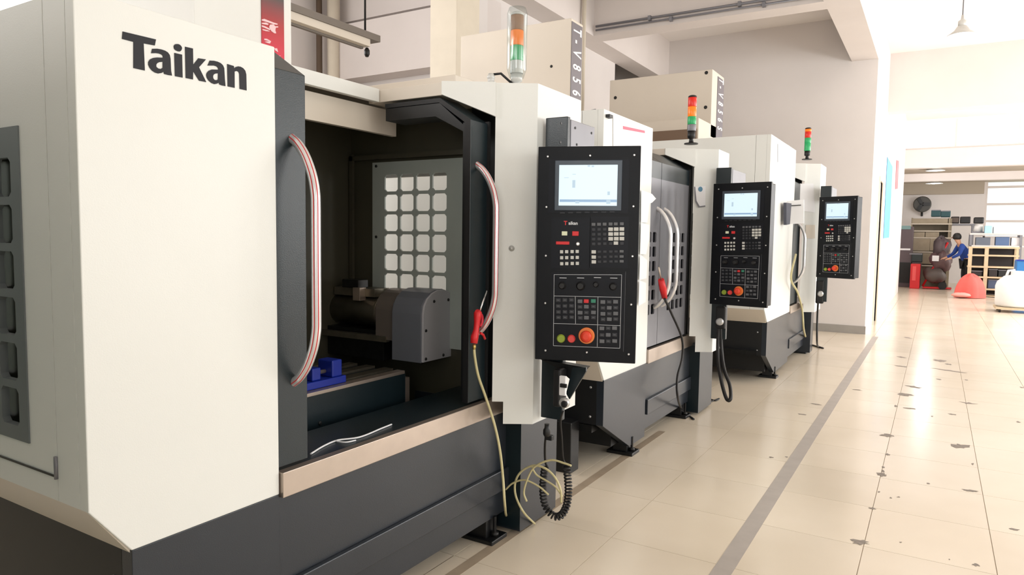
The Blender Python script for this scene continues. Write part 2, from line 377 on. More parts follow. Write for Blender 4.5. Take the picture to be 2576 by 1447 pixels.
# conduits and pipes
def conduit(name, pts, r, m, label, cat='pipe', n=8):
    return tag(MB().tube(pts, r, n).build(name, m), label, cat)
ya = 9.29
p0 = U(1475, 70, Y=ya); p1 = U(1925, 0, Y=ya)
q0 = U(1475, 80, Y=ya); q1 = U(1930, 10, Y=ya)
dx = (p1[2]-p0[2])/(p1[0]-p0[0])
zc1 = (p0[2]+p1[2])/2; zc2 = (q0[2]+q1[2])/2
def wallpipe(name, pts, r, m, label, clips):
    t = thing(name, pts[0], label, 'pipe')
    MB().tube(pts, r, 8).build('pipe', m, t)
    for c in clips: MB().box(c[0]-.02, c[0]+.02, c[1]-.02, c[1]+.03, c[2]-.03, c[2]+.03).build('clip', m, t)
wallpipe('conduit', [(-4.3, ya, zc1), (-1.35, ya, zc1)], .016, M_GREYM, 'upper grey conduit running along the face of the cross beam', [(-3.5, ya, zc1), (-2.3, ya, zc1)])
wallpipe('conduit', [(-4.3, ya, zc2), (-1.35, ya, zc2)], .013, M_GREYM, 'lower thinner grey conduit along the face of the cross beam', [(-3.2, ya, zc2), (-2.0, ya, zc2)])
pv = U(1469, 60, X=-4.3)
wallpipe('drain_pipe', [(-4.3, pv[1], 2.0), (-4.3, pv[1], CZ)], .03, M_CREAMP, 'cream vertical drain pipe between the first sign column and the beam', [(-4.3, pv[1], 4.0)])
pb = U(826, 90, X=-7.3)
wallpipe('corner_pipe', [(-7.2, pb[1], 1.0), (-7.2, pb[1], CZ)], .085, M_CREAMP, 'thick cream vertical pipe in the corner far behind the open machine', [(-7.2, pb[1], 4.0)])
wallpipe('corner_pipe', [(-7.35, pb[1]-.12, 1.0), (-7.35, pb[1]-.12, CZ)], .04, mat('rust_pipe', (96, 80, 66), .7), 'thin dark vertical pipe left of the thick cream corner pipe', [(-7.35, pb[1]-.12, 4.0)])
# hung trunking / batten
XB = -3.9
a = U(735, 24, X=XB); b = U(945, 104, X=XB)
zz = (a[2]+b[2])/2
t = thing('lamp_trunking', (XB, 2.0, zz-.06), 'long grey suspended trunking with dark upper edge, behind the first machine', 'trunking')
MB().box(XB-.05, XB+.05, -1.0, b[1], zz-.02, zz+.03).build('channel', mat('dark_trunk', (120, 112, 104), .5, .2), t)
MB().box(XB-.035, XB+.035, -1.0, b[1]-.1, zz-.075, zz-.02).build('batten', M_CREAM, t)
MB().box(XB-.045, XB-.02, -1.0, b[1]-.12, zz-.09, zz-.075).build('lip', mat('dark_trunk', (120, 112, 104)), t)
MB().tube([(XB, b[1]-.12, zz), (XB, b[1]-.12, CZ)], .008, 8).build('hanger_rod', M_BLACK, t)
MB().lathe([(.012, -.05), (.022, -.03), (.022, .0), (.01, .02)], (XB, b[1]-.1, zz-.1), n=10).build('end_cap', M_BLACK, t)
# pendant lamps
def pendant(x, y, z, ztop, rad, label, power):
    t = thing('pendant_lamp', (x, y, z), label, 'lamp', None)
    MB().tube([(x, y, z+.2), (x, y, ztop)], .007, 8).build('cable', M_GREYM, t)
    MB().lathe([(.03, .10), (.045, .12), (.045, .17), (.018, .19), (.012, .24)], (x, y, z), n=16).build('cap', M_BANG, t)
    MB().lathe([(rad, 0), (rad*1.0, .008), (rad*.55, .06), (.05, .11), (.03, .12), (.03, .115), (rad*.5, .05), (rad*.95, .004)], (x, y, z), n=28).build('shade', M_BANG, t)
    MB().lathe([(.001, -.015), (.02, -.01), (.035, .02), (.03, .06), (.015, .1)], (x, y, z), n=14).build('bulb', mat('lit_bulb', (250, 250, 245), .4, emis=((255, 250, 240), 4.)), t)
    l = bpy.data.lights.new('pendant_light', 'POINT'); l.energy = power; l.shadow_soft_size = .04; lo = bpy.data.objects.new('pendant_light', l); COL.objects.link(lo); lo.location = (x, y, z-.05)
pl = U(2419, 90, Y=10.); pendant(pl[0], 10., pl[2], CZ, .15, 'white cone pendant lamp hanging over the aisle near the ceiling', 25)
pl = U(2353, 428, Y=25.); pendant(pl[0], 25., pl[2]-.02, FZ, .26, 'upper bright pendant lamp in the far workshop', 25)
pl = U(2350, 462, Y=28.); pendant(pl[0], 28., pl[2], FZ, .26, 'lower bright pendant lamp in the far workshop, below the other', 25)

# ================================================================== MACHINES
HND_N = 28
def handle(parent, xf, y, z0, z1, depth=.105, r=.0155, stripes=True, curve=.17):
    "bow handle standing out from the door plane in +X"
    zt, zb = z1, z0; pts = [(xf-.004, y, zt)]
    k = depth/.105; c = curve/.17
    up_ = [(0, 0), (.028, -.02), (.062, -.062), (.09, -.12), (.103, -.175), (.105, -.22), (.105, -.30)]
    ctl = [(xf-.006, y, zt+.004)]+[(xf+a*k, y, zt+b*c) for a, b in up_[0:]]+[(xf+a*k, y, zb-b*c) for a, b in up_[::-1]]+[(xf-.006, y, zb-.004)]
    pts = smooth(ctl, 5)
    mb = MB(); mb.tube(pts, r, HND_N, stripe=([8, 12] if stripes else [], 1), up=(0, 1, 0), flat=1.0)
    return mb.build('handle', [M_ALU, M_REDL], parent)
def grille(name, parent, axis, pos, thick, a0, a1, z0, z1, ca0, cz0, pa, pz, na, nz, wa, wz, m, c=.012):
    """plate with na x nz chamfered square holes. axis: normal axis ('x' or 'y')"""
    mb = MB()
    def P(a, z, t): return (pos+t, a, z) if axis == 'x' else (a, pos+t, z)
    A = [a0]; Z = [z0]
    for i in range(na): A += [ca0+i*pa, ca0+i*pa+wa]
    for j in range(nz): Z += [cz0+j*pz, cz0+j*pz+wz]
    A.append(a1); Z.append(z1)
    for t in (0, thick):
        for i in range(len(A)-1):
            for j in range(len(Z)-1):
                x0_, x1_, y0_, y1_ = A[i], A[i+1], Z[j], Z[j+1]
                if i % 2 == 1 and j % 2 == 1:
                    for q in ([(x0_,y0_),(x0_+c,y0_),(x0_,y0_+c)], [(x1_,y0_),(x1_,y0_+c),(x1_-c,y0_)], [(x1_,y1_),(x1_-c,y1_),(x1_,y1_-c)], [(x0_,y1_),(x0_,y1_-c),(x0_+c,y1_)]):
                        mb.add([P(a, z, t) for a, z in q], [(0, 1, 2)])
                else: mb.add([P(x0_,y0_,t), P(x1_,y0_,t), P(x1_,y1_,t), P(x0_,y1_,t)], [(0,1,2,3)])
    for i in range(na):
        for j in range(nz):
            x0_ = ca0+i*pa; x1_ = x0_+wa; y0_ = cz0+j*pz; y1_ = y0_+wz
            ring = [(x0_+c,y0_),(x1_-c,y0_),(x1_,y0_+c),(x1_,y1_-c),(x1_-c,y1_),(x0_+c,y1_),(x0_,y1_-c),(x0_,y0_+c)]
            for k in range(8): p, q = ring[k], ring[(k+1) % 8]; mb.add([P(*p,0), P(*q,0), P(*q,thick), P(*p,thick)], [(0,1,2,3)])
    for p, q in (((a0,z0),(a1,z0)), ((a1,z0),(a1,z1)), ((a1,z1),(a0,z1)), ((a0,z1),(a0,z0))): mb.add([P(*p,0), P(*q,0), P(*q,thick), P(*p,thick)], [(0,1,2,3)])
    return mb.build(name, m, parent)
def screw(parent, c, ax='x', r=.008, m=None, name='screw'):
    d = {'x': ((0,1,0),(0,0,1),(1,0,0)), 'y': ((1,0,0),(0,0,1),(0,-1,0))}[ax] if isinstance(ax, str) else ax
    return MB().lathe([(r, 0), (r, .003), (r*.6, .006)], c, ax=d, n=8).build(name, m or M_SCREW, parent)
def signal_tower(parent, x, y, z, r, segs, hts, base_h, clear=False):
    st = MB().lathe([(r*1.6, 0), (r*1.6, .008), (r*.6, .012), (r*.45, base_h*.4), (r*.9, base_h*.5), (r*.9, base_h)], (x, y, z), n=18).build('signal_tower', M_BANG if clear else M_BLACK, parent)
    h = z+base_h
    for m, hh_ in zip(segs, hts):
        MB().lathe([(r*.96, 0), (r, .003), (r, hh_-.003), (r*.96, hh_)], (x, y, h), n=20).build('lens', m, st); h += hh_
    MB().lathe([(r, 0), (r*.98, .01), (r*.7, .016)], (x, y, h), n=20).build('cap', M_BANG if clear else M_BLACK, st)
    if clear:
        MB().lathe([(r*1.1, -.02), (r*1.5, .02), (r*1.55, h-z-base_h+.01), (r*1.3, h-z-base_h+.035)], (x, y, z+base_h), n=24).build('clear_sleeve', M_ACRYL, st)
    return st
def machine(c):
    XF, Yc, Yl, Ys, Yd = c['XF'], c['Yc'], c['Yl'], c['Ys'], c['Yd']
    zb, zt, zd, zs0, zs1 = c['zb'], c['zt'], c['zd'], c['zs0'], c['zs1']
    Ye = c['Ye']; XB_ = XF-1.75
    t = thing('machining_centre', (XF-.9, (Yc+Ye)/2, 0), c['label'], 'machine', None)
    zr0, zr1 = c['rail']
    # ---- base
    yb1 = Yc+.46   # taper at the left foot
    MB().prism([(Yc, .31), (Yc, zb), (Ys, zb), (Ys, .065), (yb1, .065)], 'x', XF, XF-.05).build('base_corner_cover', M_BASE, t, bevel=.002)
    MB().box(XB_, XF-.05, Yc, Yc+.05, .31, zb).build('base_side', M_BLACK, t)
    for zz_ in (.36, .55): screw(t, (XF-.09, Yc, zz_), 'y', .008)
    MB().box(XF-.055, XF-.008, Ys+.003, c['Yk'], zr1, zs0).build('base_cover', M_BASE, t, bevel=.002)
    MB().box(XF-.055, XF+.012, Ys+.02, c['Yk'], zr0, zr1).build('base_rail', M_BASE, t, bevel=.004)
    MB().box(XF-.055, XF-.012, Ys+.003, c['Yk'], .11, zr0).build('lower_cover', M_BASE, t, bevel=.002)
    MB().box(XB_+.1, XF-.07, Yc+.3, Ye-.1, .09, .34).build('casting', M_BLACK, t)
    for yy in (c['Yk']-.12, Yc+.5):
        ft = MB().box(XF-.16, XF+.03, yy-.06, yy+.08, 0, .022).build('foot', M_BLACK, t, bevel=.004)
        MB().box(XF-.12, XF-.02, yy-.04, yy+.05, .022, .13).build('bracket', M_BLACK, ft)
        MB().lathe([(.02, 0), (.02, .02), (.009, .021), (.009, .10)], (XF-.0, yy+.01, .022), n=10).build('levelling_bolt', M_DKIRON, ft)
    # foot at the control side: boxed post
    MB().prism([(XF-.06, c['Yk']), (XF+.08, c['Yk']), (XF+.08, Ye), (XF-.6, Ye), (XF-.6, c['Yk'])], 'z', .02, zs0+.02).build('control_side_post', [M_BASE], t, bevel=.003)
    MB().prism([(XF-.05, c['Yk']-.004), (XF+.081, c['Yk']-.004), (XF+.081, c['Yk']+.002), (XF-.05, c['Yk']+.002)], 'z', .03, zs0).build('post_shade_face', M_TEAL, t)  # darker teal sheet paints the shade on the post's camera-facing side
    # ---- steel sill
    s_ = MB().box(XF-.02, XF+.014, Ys+.004, c['Yk2'], zs0, zs1).build('steel_sill', M_STEEL, t, bevel=.002)
    MB().box(XF-.30, XF-.02, Ys+.004, c['Yk2'], zs1-.012, zs1-.002).build('sill_tray', M_TEAL, t)
    # ---- left cover (front sheet with cut corner), side sheet and its soffit
    MB().prism([(Yl, zb+.14), (Yl, zt), (Ys, zt), (Ys, zb), (Yc, zb)], 'x', XF, XF-.04).build('front_left_cover', M_WHITE, t, bevel=.003)
    sx = XF-.145
    MB().box(sx+.0015, XF-.04, Yl, Yl+.02, zb+.14, zt).build('corner_return', M_WHITE, t)
    MB().prism([(Yl, zb+.14), (Yl+.015, zb+.14), (Yc+.012, zb), (Yc, zb-.008)], 'x', XF-.01, XB_).build('soffit', M_CREAM, t)
    MB().box(XB_, XF-.02, Yl+.02, Ys, zt-.02, zt-.001).build('top_sheet', M_CREAM, t)
    wx1, wx0, wz0, wz1 = XF-.297, XF-1.02, c['wz0'], c['wz1']
    sd = MB().box(wx1, sx-.0015, Yl, Yl+.02, zb+.14, zt).box(XB_, wx0, Yl, Yl+.02, zb+.14, zt).box(wx0, wx1, Yl, Yl+.02, zb+.14, wz0).box(wx0, wx1, Yl, Yl+.02, wz1, zt).build('side_sheet', M_WHITE, t)
    g = grille('side_window', t, 'y', Yl-.004, .02, wx0-.01, wx1+.012, wz0-.01, wz1+.01, wx1-.036-.1-.5, wz0+.03, .125, .126, 5, 6, .1, .104, M_GREYF)
    MB().box(wx0, wx1, Yl+.03, Yl+.034, wz0, wz1).build('glass', M_GLASSD, g)
    MB().tube([(sx-.003, Yl-.002, zb+.2), (sx-.003, Yl-.002, zb+.26)], .006, 8).build('hinge', M_GREYM, t)
    MB().box(XB_, sx-.003, Yl-.003, Yl, zb+.203, zb+.208).build('seam', M_DKIRON, t)
    # ---- control-side column (oblique face A, front face B)
    xa0, ya0, xa1, ya1 = XF-.175, Yd-.13, XF+.2, Yd+.102
    plan = [(xa0, ya0), (xa1, ya1), (xa1, c['Yb']), (xa0-.5, c['Yb']), (xa0-.5, ya0)]
    zc = c['zc']
    # cut following the sliding door profile: upper piece full width, lower piece right of the door only
    fa = lambda y: xa0+(y-ya0)*(xa1-xa0)/(ya1-ya0)
    ydc = Yd
    MB().prism([(fa(ydc), ydc), (xa1, ya1), (xa1, c['Yb']), (fa(ydc), c['Yb'])], 'z', zs1, zc).prism([(xa0, ya0), (fa(ydc), ydc), (fa(ydc), c['Yb']), (xa0, c['Yb'])], 'z', zd+.116, zc).build('control_column', M_WHITE, t)
    yk3 = c['Yk2']-.165
    if c.get('tab', True):
        MB().prism([(XF+.08, ya0+(XF+.08-xa0)*(ya1-ya0)/(xa1-xa0)), (xa1, ya1), (xa1, c['Yb']), (XF+.08, c['Yb'])], 'z', zb-.035, zs1).build('column_skirt', M_WHITE, t)
    # the part above the door bevel (vertical sheet in plane A)
    d = np.array([ya1-ya0, -(xa1-xa0), 0.]); d = d/np.linalg.norm(d)*(-.02)
    quad = [(xa0, ya0, zd+.115), (fa(ydc), ydc, zd+.02), (fa(ydc), ydc, zc), (xa0, ya0, zc)]
    MB().poly(quad, -d).build('column_gusset', M_WHITE, t)
    MB().box(xa0-.45, xa0, ya0, c['Yb'], zd+.115, zc).build('column_top_box', M_CREAM, t, bevel=.003)
    # ---- roof front frame
    xr = XF-.55
    MB().box(xr-.03, xr, Ys-.1, ya0-.005, zc-.06, zc+.003).build('roof_frame', M_WHITE, t, bevel=.002)
    MB().box(xr-.10, xr-.07, Ys-.1, ya0+.2, zd-.02, zc-.07).build('inner_header', M_CREAM, t)
    MB().box(XB_, xr-.03, Ys-.1, c['Yb'], zc-.03, zc-.01).build('roof_sheet', M_CREAM, t)
    # ---- enclosure walls
    hx0, hx1, hz0, hz1 = XF-1.0, XF-.30, c['wz0'], c['wz1']+.085
    yi = c['Yi']
    MB().box(XB_+.65, XB_+.68, Yl+.1, yi, zb-.3, zc-.03).build('enclosure_back', M_INNER, t)
    MB().box(hx1+.08, XF-.03, yi-.03, yi+.02, zb-.3, zc-.06).build('door_jamb', M_BLACK, t)
    hq = hx0+.14
    MB().box(hx1, hx1+.08, yi, yi+.02, zb-.3, zc-.06).box(XB_, hq, yi, yi+.02, zb-.3, zc-.06).box(hq, hx1, yi, yi+.02, zb-.3, hz0).box(hq, hx1, yi, yi+.02, hz1, zc-.06).build('enclosure_side', M_INNER, t)
    MB().box(XB_+.65, XF-.08, Yl+.1, yi, zb-.35, zb-.3).build('chip_pan', M_DKIRON, t)
    g = grille('inner_window', t, 'y', yi-.012, .01, hx0+.10, hx1+.06, hz0-.02, hz1+.05, hx0+.19, hz1-.020-.631, .110, .108, 4, 6, .093, .091, M_GREYI)
    g2 = MB()
    for xx in (hx0+.13, hx1+.04):
        for zz_ in (hz0+.05, (hz0+hz1)/2+.1, hz1+.03):
            screw(g, (xx, yi-.014, zz_), 'y', .008, M_BLACK)
    MB().box(hx0-.06, hx1+.09, yi-.03, yi-.013, hz1+.065, hz1+.09).box(hx0-.06, hx0-.035, yi-.03, yi-.013, hz0, hz1+.1).build('window_flange', M_INNER, t)
    # outer sheet on the control side with its own window opening (daylight passes through)
    yo = c['Yb']
    ho = hx0-.35
    MB().box(hx1, XF-.2, yo-.02, yo, zb, zc-.06).box(XB_, ho, yo-.02, yo, zb, zc-.06).box(ho, hx1, yo-.02, yo, zb, hz0).box(ho, hx1, yo-.02, yo, hz1, zc-.06).build('far_side_sheet', M_WHITE, t)
    # ---- doors: profile in X-Z with bevelled top
    def door(y0, y1, grid, hy, hz, name='door', x=XF-.004):
        th = .03
        prof = [(x, zs1+.015), (x, zd-.01), (x-.17, zd+.10), (x-.5, zd+.10), (x-.5, zd+.08), (x-.175, zd+.08), (x-th, zd-.02), (x-th, zs1+.015)]
        if grid:
            gy0, gz0, ny, nz, w, p = grid
            ph = [(x, zd-.13), (x, zd-.01), (x-.17, zd+.10), (x-.5, zd+.10), (x-.5, zd+.08), (x-.175, zd+.08), (x-th, zd-.02), (x-th, zd-.13)]
            dd = MB().prism(ph, 'y', y0, y1).build(name, M_TEAL, t)
            grille('window_panel', dd, 'x', x-.012, .012, y0, y1, zs1+.015, zd-.13, gy0, gz0, p, p, ny, nz, w, w, M_GREYM, .01)
            MB().box(x-.022, x-.018, y0+.01, y1-.01, zs1+.02, zd-.13).build('glass', mat('dark_window', (30, 32, 38), .15), dd)
        else:
            dd = MB().prism(prof, 'y', y0, y1).build(name, M_TEAL, t, bevel=.002)
            MB().box(x-th-.012, x-th, y0, y0+.02, zs1+.02, zd-.02).build('door_lip', M_BLACK, dd)
            if y0 > Ys+.3:
                MB().prism([(a_ if a_ > x-.49 else a_, b_) for a_, b_ in prof], 'y', y0-.004, y0-.0005).build('end_shade_sheet', M_RUBBER, dd)  # added black sheet, keeps the door's end face from looking lit
                MB().prism([(x-.5, zd+.02), (x-.2, zd+.02), (x-.04, zd-.06), (x-.04, zd-.03), (x-.175, zd+.078), (x-.5, zd+.078)], 'y', y0+.001, y1).build('inner_valance', M_BLACK, dd)
        handle(dd, x, hy, *hz, stripes=c['stripes'])
        return dd
    for D in c['doors']: door(*D)
    # rubber seal between the right door and the column
    MB().box(XF-.03, XF+.006, Yd-.008, Yd+.006, zs1, zd).build('door_seal', M_RUBBER, t)
    dvv = [(XF+.004, Yd, zd-.01), (XF-.17, Yd-.0, zd+.105)]
    return t
# measured values for the three machines
def yx(px, py, X): return U(px, py, X=X)[1]
def zx(px, py, X): return U(px, py, X=X)[2]
C1 = dict(XF=-1.8, Yc=1.025, Yl=.917, Ys=1.516, Yd=2.742, zb=.648, zt=2.083, zd=2.03, zs0=.636, zs1=.72, rail=(.235, .342), Yk=2.945, Yk2=2.953, Ye=3.33,
    Yb=3.30, zc=2.205, wz0=.93, wz1=1.765, Yi=2.95, stripes=True,
    doors=[(1.50, 1.642, None, 1.587, (1.01, 1.807)), (2.60, 2.742, None, 2.655, (1.05, 1.823))],
    label='nearest machining centre, white and dark teal, with its sliding doors open')
m1 = machine(C1)
XF2 = -1.75
C2 = dict(XF=XF2, Yc=4.02, Yl=3.925, Ys=yx(1635, 600, XF2), Yd=yx(1731, 600, XF2), zb=.604, zt=zx(1635, 320, XF2), zd=zx(1728, 425, XF2), zs0=.60, zs1=.70, rail=(.22, .33), Yk=yx(1737, 900, XF2), Yk2=yx(1750, 815, XF2), Ye=6.25,
    Yb=6.1, zc=zx(1800, 372, -1.55), wz0=.93, wz1=1.765, Yi=5.85, stripes=False, doors=[], label='second machining centre with closed grey doors and papers taped to its front cover')
ysm = yx(1661, 600, XF2)
C2['doors'] = [(C2['Ys']-.2, ysm-.004, (C2['Ys']-.14, .95, 3, 6, .075, .105), ysm-.07, (1.0, 1.72)),
               (ysm+.004, C2['Yd']-.01, (ysm+.2, .95, 4, 6, .075, .105), ysm+.09, (1.0, 1.72))]
m2 = machine(C2)
XF3 = -1.45
C3 = dict(XF=XF3, Yc=7.46, Yl=7.3, Ys=yx(1998, 500, XF3), Yd=yx(2014, 500, XF3), zb=.66, zt=zx(1998, 375, XF3), zd=2.2, zs0=.64, zs1=.73, rail=(.22, .33), Yk=yx(2030, 800, XF3), Yk2=yx(2036, 760, XF3), Ye=9.9,
    Yb=9.75, zc=zx(2055, 405, -1.25), wz0=.93, wz1=1.765, Yi=9.4, stripes=False, doors=[], label='farthest machining centre, at the end of the row beside the grey wall')
C3['doors'] = [(C3['Ys']-.25, C3['Yd']-.01, None, C3['Yd']-.2, (1.0, 1.72))]
m3 = machine(C3)

# --- lettering on the first machine
def zoomloop(L): return [(300+x/7.576, 70+y/7.576) for x, y in L]
XL = -1.7995
LET = {
'T': [[(62,70),(697,222),(675,337),(462,298),(485,815),(268,768),(268,268),(50,212)]],
'a': [[(625,400),(720,398),(800,412),(870,435),(925,470),(960,520),(975,590),(982,760),(985,820),(1003,912),(925,900),(852,880),(845,838),(800,862),(740,872),(680,855),(620,815),(575,760),(550,700),(552,650),(580,605),(640,575),(720,565),(830,570),(826,535),(800,508),(750,490),(690,483),(605,485)],
      [(825,648),(760,655),(720,675),(702,705),(705,745),(740,775),(785,785),(825,762)]],
'i': [[(1060,315),(1085,309),(1120,310),(1150,322),(1175,345),(1190,370),(1193,395),(1180,430),(1155,452),(1120,450),(1085,435),(1055,415),(1038,385),(1036,345)], [(1048,478),(1195,512),(1205,950),(1060,922)]],
'k': [[(1252,360),(1402,395),(1407,705),(1505,580),(1650,603),(1517,752),(1655,1035),(1520,1010),(1405,825),(1403,985),(1265,958)]],
'a2': [[(1722,625),(1800,628),(1870,645),(1930,672),(1975,715),(1998,770),(2003,860),(2010,980),(2022,1112),(1950,1098),(1905,1080),(1897,1045),(1860,1065),(1810,1075),(1750,1050),(1700,1005),(1665,950),(1655,900),(1665,860),(1700,820),(1760,795),(1885,798),(1880,765),(1850,735),(1800,720),(1680,720)],
      [(1882,868),(1835,872),(1800,888),(1785,920),(1788,960),(1810,990),(1845,1000),(1878,985)]],
'n': [[(2055,690),(2120,710),(2180,728),(2190,775),(2215,748),(2260,735),(2310,742),(2360,770),(2400,820),(2418,890),(2425,1195),(2292,1165),(2285,880),(2270,840),(2235,822),(2195,835),(2197,1145),(2065,1118)]]}
for k, Ls in LET.items():
    loops = []
    for L in Ls:
        q = []
        for x, y in zoomloop(L):
            p = U(x, y, X=XL); q.append((p[1], p[2]))
        loops.append(q)
    o = curve_mesh('letter', loops, lambda x, y, h: (XL+h, x, y), M_INK, m1, .0012)
# small screw on the control column of machine 1
fa1 = lambda y: -1.975+(y-2.612)*(.375/.232)
sp = None
for yy in np.linspace(2.65, 2.84, 60):
    q = U(1287, 625, Y=yy)
    if q[0] <= fa1(yy)+.004: sp = q; break
if sp is None: sp = U(1287, 625, Y=2.8)
nA = np.array([.232, -.375, 0]); nA = nA/np.linalg.norm(nA)
MB().lathe([(.014, -.004), (.014, .004), (.007, .006), (.007, .014), (.001, .015)], sp, ax=((0, 0, 1), tuple(np.cross(nA, (0, 0, 1))), tuple(nA)), n=12).build('stud', M_BANG, m1)

# --- column (spindle head) covers with the model sign
def sign_text(parent, X, y0, y1, z0, z1, s='T-V856S'):
    n = len(s); h = (z1-z0)/n; w = (y1-y0)
    rel = (.055, .175, .31, .47, .62, .77, .925)
    for i, ch in enumerate(s):
        zc_ = z1-rel[i]*(z1-z0)
        yc_ = (y0+y1)/2
        # rotated a quarter turn clockwise: glyph x runs down, glyph y runs to the left
        text_mesh('letter', ch, h*.95, lambda x, y, t, zc_=zc_, yc_=yc_: (X+t, yc_+y*(w*1.35)/(h), zc_-x), M_PAPER, parent, .002, bold=.02*h)
# machine 1: tall white head with the red banner
hx = -2.6
ya_, yb_, yc_, yd_ = yx(489, 100, hx), yx(657, 60, hx), yx(713, 60, hx), yx(733, 60, hx)
cv = MB().box(-3.4, hx, ya_, yd_, 2.14, 3.6).build('column_cover', M_WHITE, m1, bevel=.004)
gm = mat('banner_print', (200, 40, 50), .45); nt = gm.node_tree; bs = nt.nodes['Principled BSDF']
geo = nt.nodes.new('ShaderNodeNewGeometry'); sep = nt.nodes.new('ShaderNodeSeparateXYZ'); mr = nt.nodes.new('ShaderNodeMapRange'); cr = nt.nodes.new('ShaderNodeValToRGB')
mr.inputs[1].default_value = 2.25; mr.inputs[2].default_value = 2.75
cr.color_ramp.elements[0].color = (*s2l((222, 40, 74)), 1); cr.color_ramp.elements[1].color = (*s2l((78, 74, 74)), 1); cr.color_ramp.elements[0].position = .05; cr.color_ramp.elements[1].position = .62
el = cr.color_ramp.elements.new(.36); el.color = (*s2l((176, 40, 44)), 1)
nt.links.new(geo.outputs['Position'], sep.inputs[0]); nt.links.new(sep.outputs['Z'], mr.inputs[0]); nt.links.new(mr.outputs[0], cr.inputs[0]); nt.links.new(cr.outputs[0], bs.inputs['Base Color'])
MB().box(hx, hx+.004, yb_, yc_, 2.14, 3.5).build('red_banner', gm, cv, label='printed banner fading from dark grey to red')
def bz(L): return [(640+x/9.043, x*0+y/9.043) for x, y in L]
EMB = [[(165,440),(220,430),(420,510),(520,540),(520,565),(430,555),(300,510),(165,470)], [(160,520),(260,515),(320,545),(300,570),(170,545)], [(165,575),(240,600),(360,660),(345,690),(240,640),(165,610)],
       [(180,660),(300,690),(350,720),(260,710),(180,685)], [(350,560),(430,555),(470,600),(530,600),(540,625),(480,630),(470,690),(490,760),(450,760),(380,710),(330,620)], [(220,880),(280,885),(375,940),(350,990),(310,985),(220,950),(330,940),(215,910)],
       [(440,1100),(510,1100),(535,1190),(470,1150)], [(490,1262),(600,1270),(550,1290)]]
for L in EMB:
    pts = [U(x, y, X=hx+.004) for x, y in bz(L)]
    MB().poly([(hx+.004, p[1], p[2]) for p in pts], (.002, 0, 0)).build('emblem_stroke', mat('banner_white', (236, 200, 204), .5), cv)
# machine 2 head
y0_ = yx(1435, 170, hx); y1_ = yx(1462, 170, hx)
cv = MB().box(-3.69, hx, y0_, y1_+.02, 2.0, 3.265).build('column_cover', M_CREAM, m2, bevel=.006)
MB().box(hx, hx+.005, y0_+.005, y1_, 2.3, 3.24).build('model_plate', M_SIGN, cv)
sign_text(cv, hx+.005, y0_+.02, y1_-.02, zx(1450, 285, hx), zx(1450, 68, hx))
for px, py in ((1387, 167),):
    q = U(px, py, Y=y0_); screw(cv, (q[0], y0_, q[2]), 'y', .012, M_DKIRON)
MB().box(-3.69, hx, y0_-.004, y0_, 2.52, 2.526).build('seam', M_DKIRON, cv)
# machine 3 head: upper cover and wider carriage below
hx3 = -2.42
ya3 = 8.6; yb3 = yx(1819, 270, hx3)
cv = MB().box(-3.76, hx3, ya3, yb3, 2.75, 3.56).build('column_cover', M_CREAM, m3, bevel=.006)
ys3 = yx(1803, 260, hx3)
MB().box(hx3, hx3+.005, ys3, yb3-.01, 2.6, 3.52).build('model_plate', M_SIGN, cv)
sign_text(cv, hx3+.005, ys3+.03, yb3-.04, zx(1811, 335, hx3), zx(1811, 195, hx3))
yl3 = yx(1757, 330, hx3)
zt3 = zx(1757, 300, hx3)
MB().box(-3.9, hx3, yl3, yb3-.02, zx(1757, 362, hx3)-.1, zt3+.02).build('carriage_cover', M_CREAM, m3, bevel=.006)
for px, py in ((1548, 246), (1775, 270), (1777, 183)):
    q = U(px, py, Y=ya3); screw(cv, (q[0], ya3, q[2]), 'y', .022, M_DKIRON)
# brown recessed block under the carriage, left
q0 = U(1640, 330, Y=yl3); q1 = U(1756, 365, Y=yl3)
MB().box(min(q0[0], -3.4)-.2, q1[0]-.02, yl3-.02, yl3+.3, q1[2]-.3, q0[2]-.01).build('guide_block', mat('brown_guard', (120, 98, 80), .6), m3)

# --- signal towers
st = U(1298, 202, Z=2.205); signal_tower(m1, -1.75, 2.90, 2.205, .031, [M_BANG, M_GREENL, M_AMBER, mat('smoky_lens', (150, 110, 78), .4)], [.06, .07, .07, .07], .07, clear=True)
st = U(1743, 362, Z=C2['zc']); signal_tower(m2, st[0]-.02, st[1]+.02, C2['zc'], .033, [M_GREYM, M_GREENL, M_AMBER, M_REDLN], [.05, .06, .075, .07], .10)
st = U(2030, 402, Z=C3['zc']); signal_tower(m3, st[0], st[1], C3['zc'], .035, [M_GREENL, M_GREENL, M_REDLN, M_AMBER], [.09, .06, .07, .03], .10, clear=False)
# beacon lens and bracket beside the first tower
b = MB().lathe([(.028, 0), (.028, .012), (.016, .016), (.016, .035), (.02, .04), (.012, .06)], (-1.83, 2.80, 2.205), n=16).build('work_lamp', M_BANG, m1)
MB().tube([(-1.83, 2.80, 2.26), (-1.80, 2.84, 2.27), (-1.76, 2.9, 2.22)], .006, 8).build('bracket', M_BLACK, b)
# roof box edge behind column top (cream) of machine 1
MB().box(-2.9, -2.0, 2.75, 3.28, 2.205, 2.27).build('roof_box', M_CREAM, m1, bevel=.004)

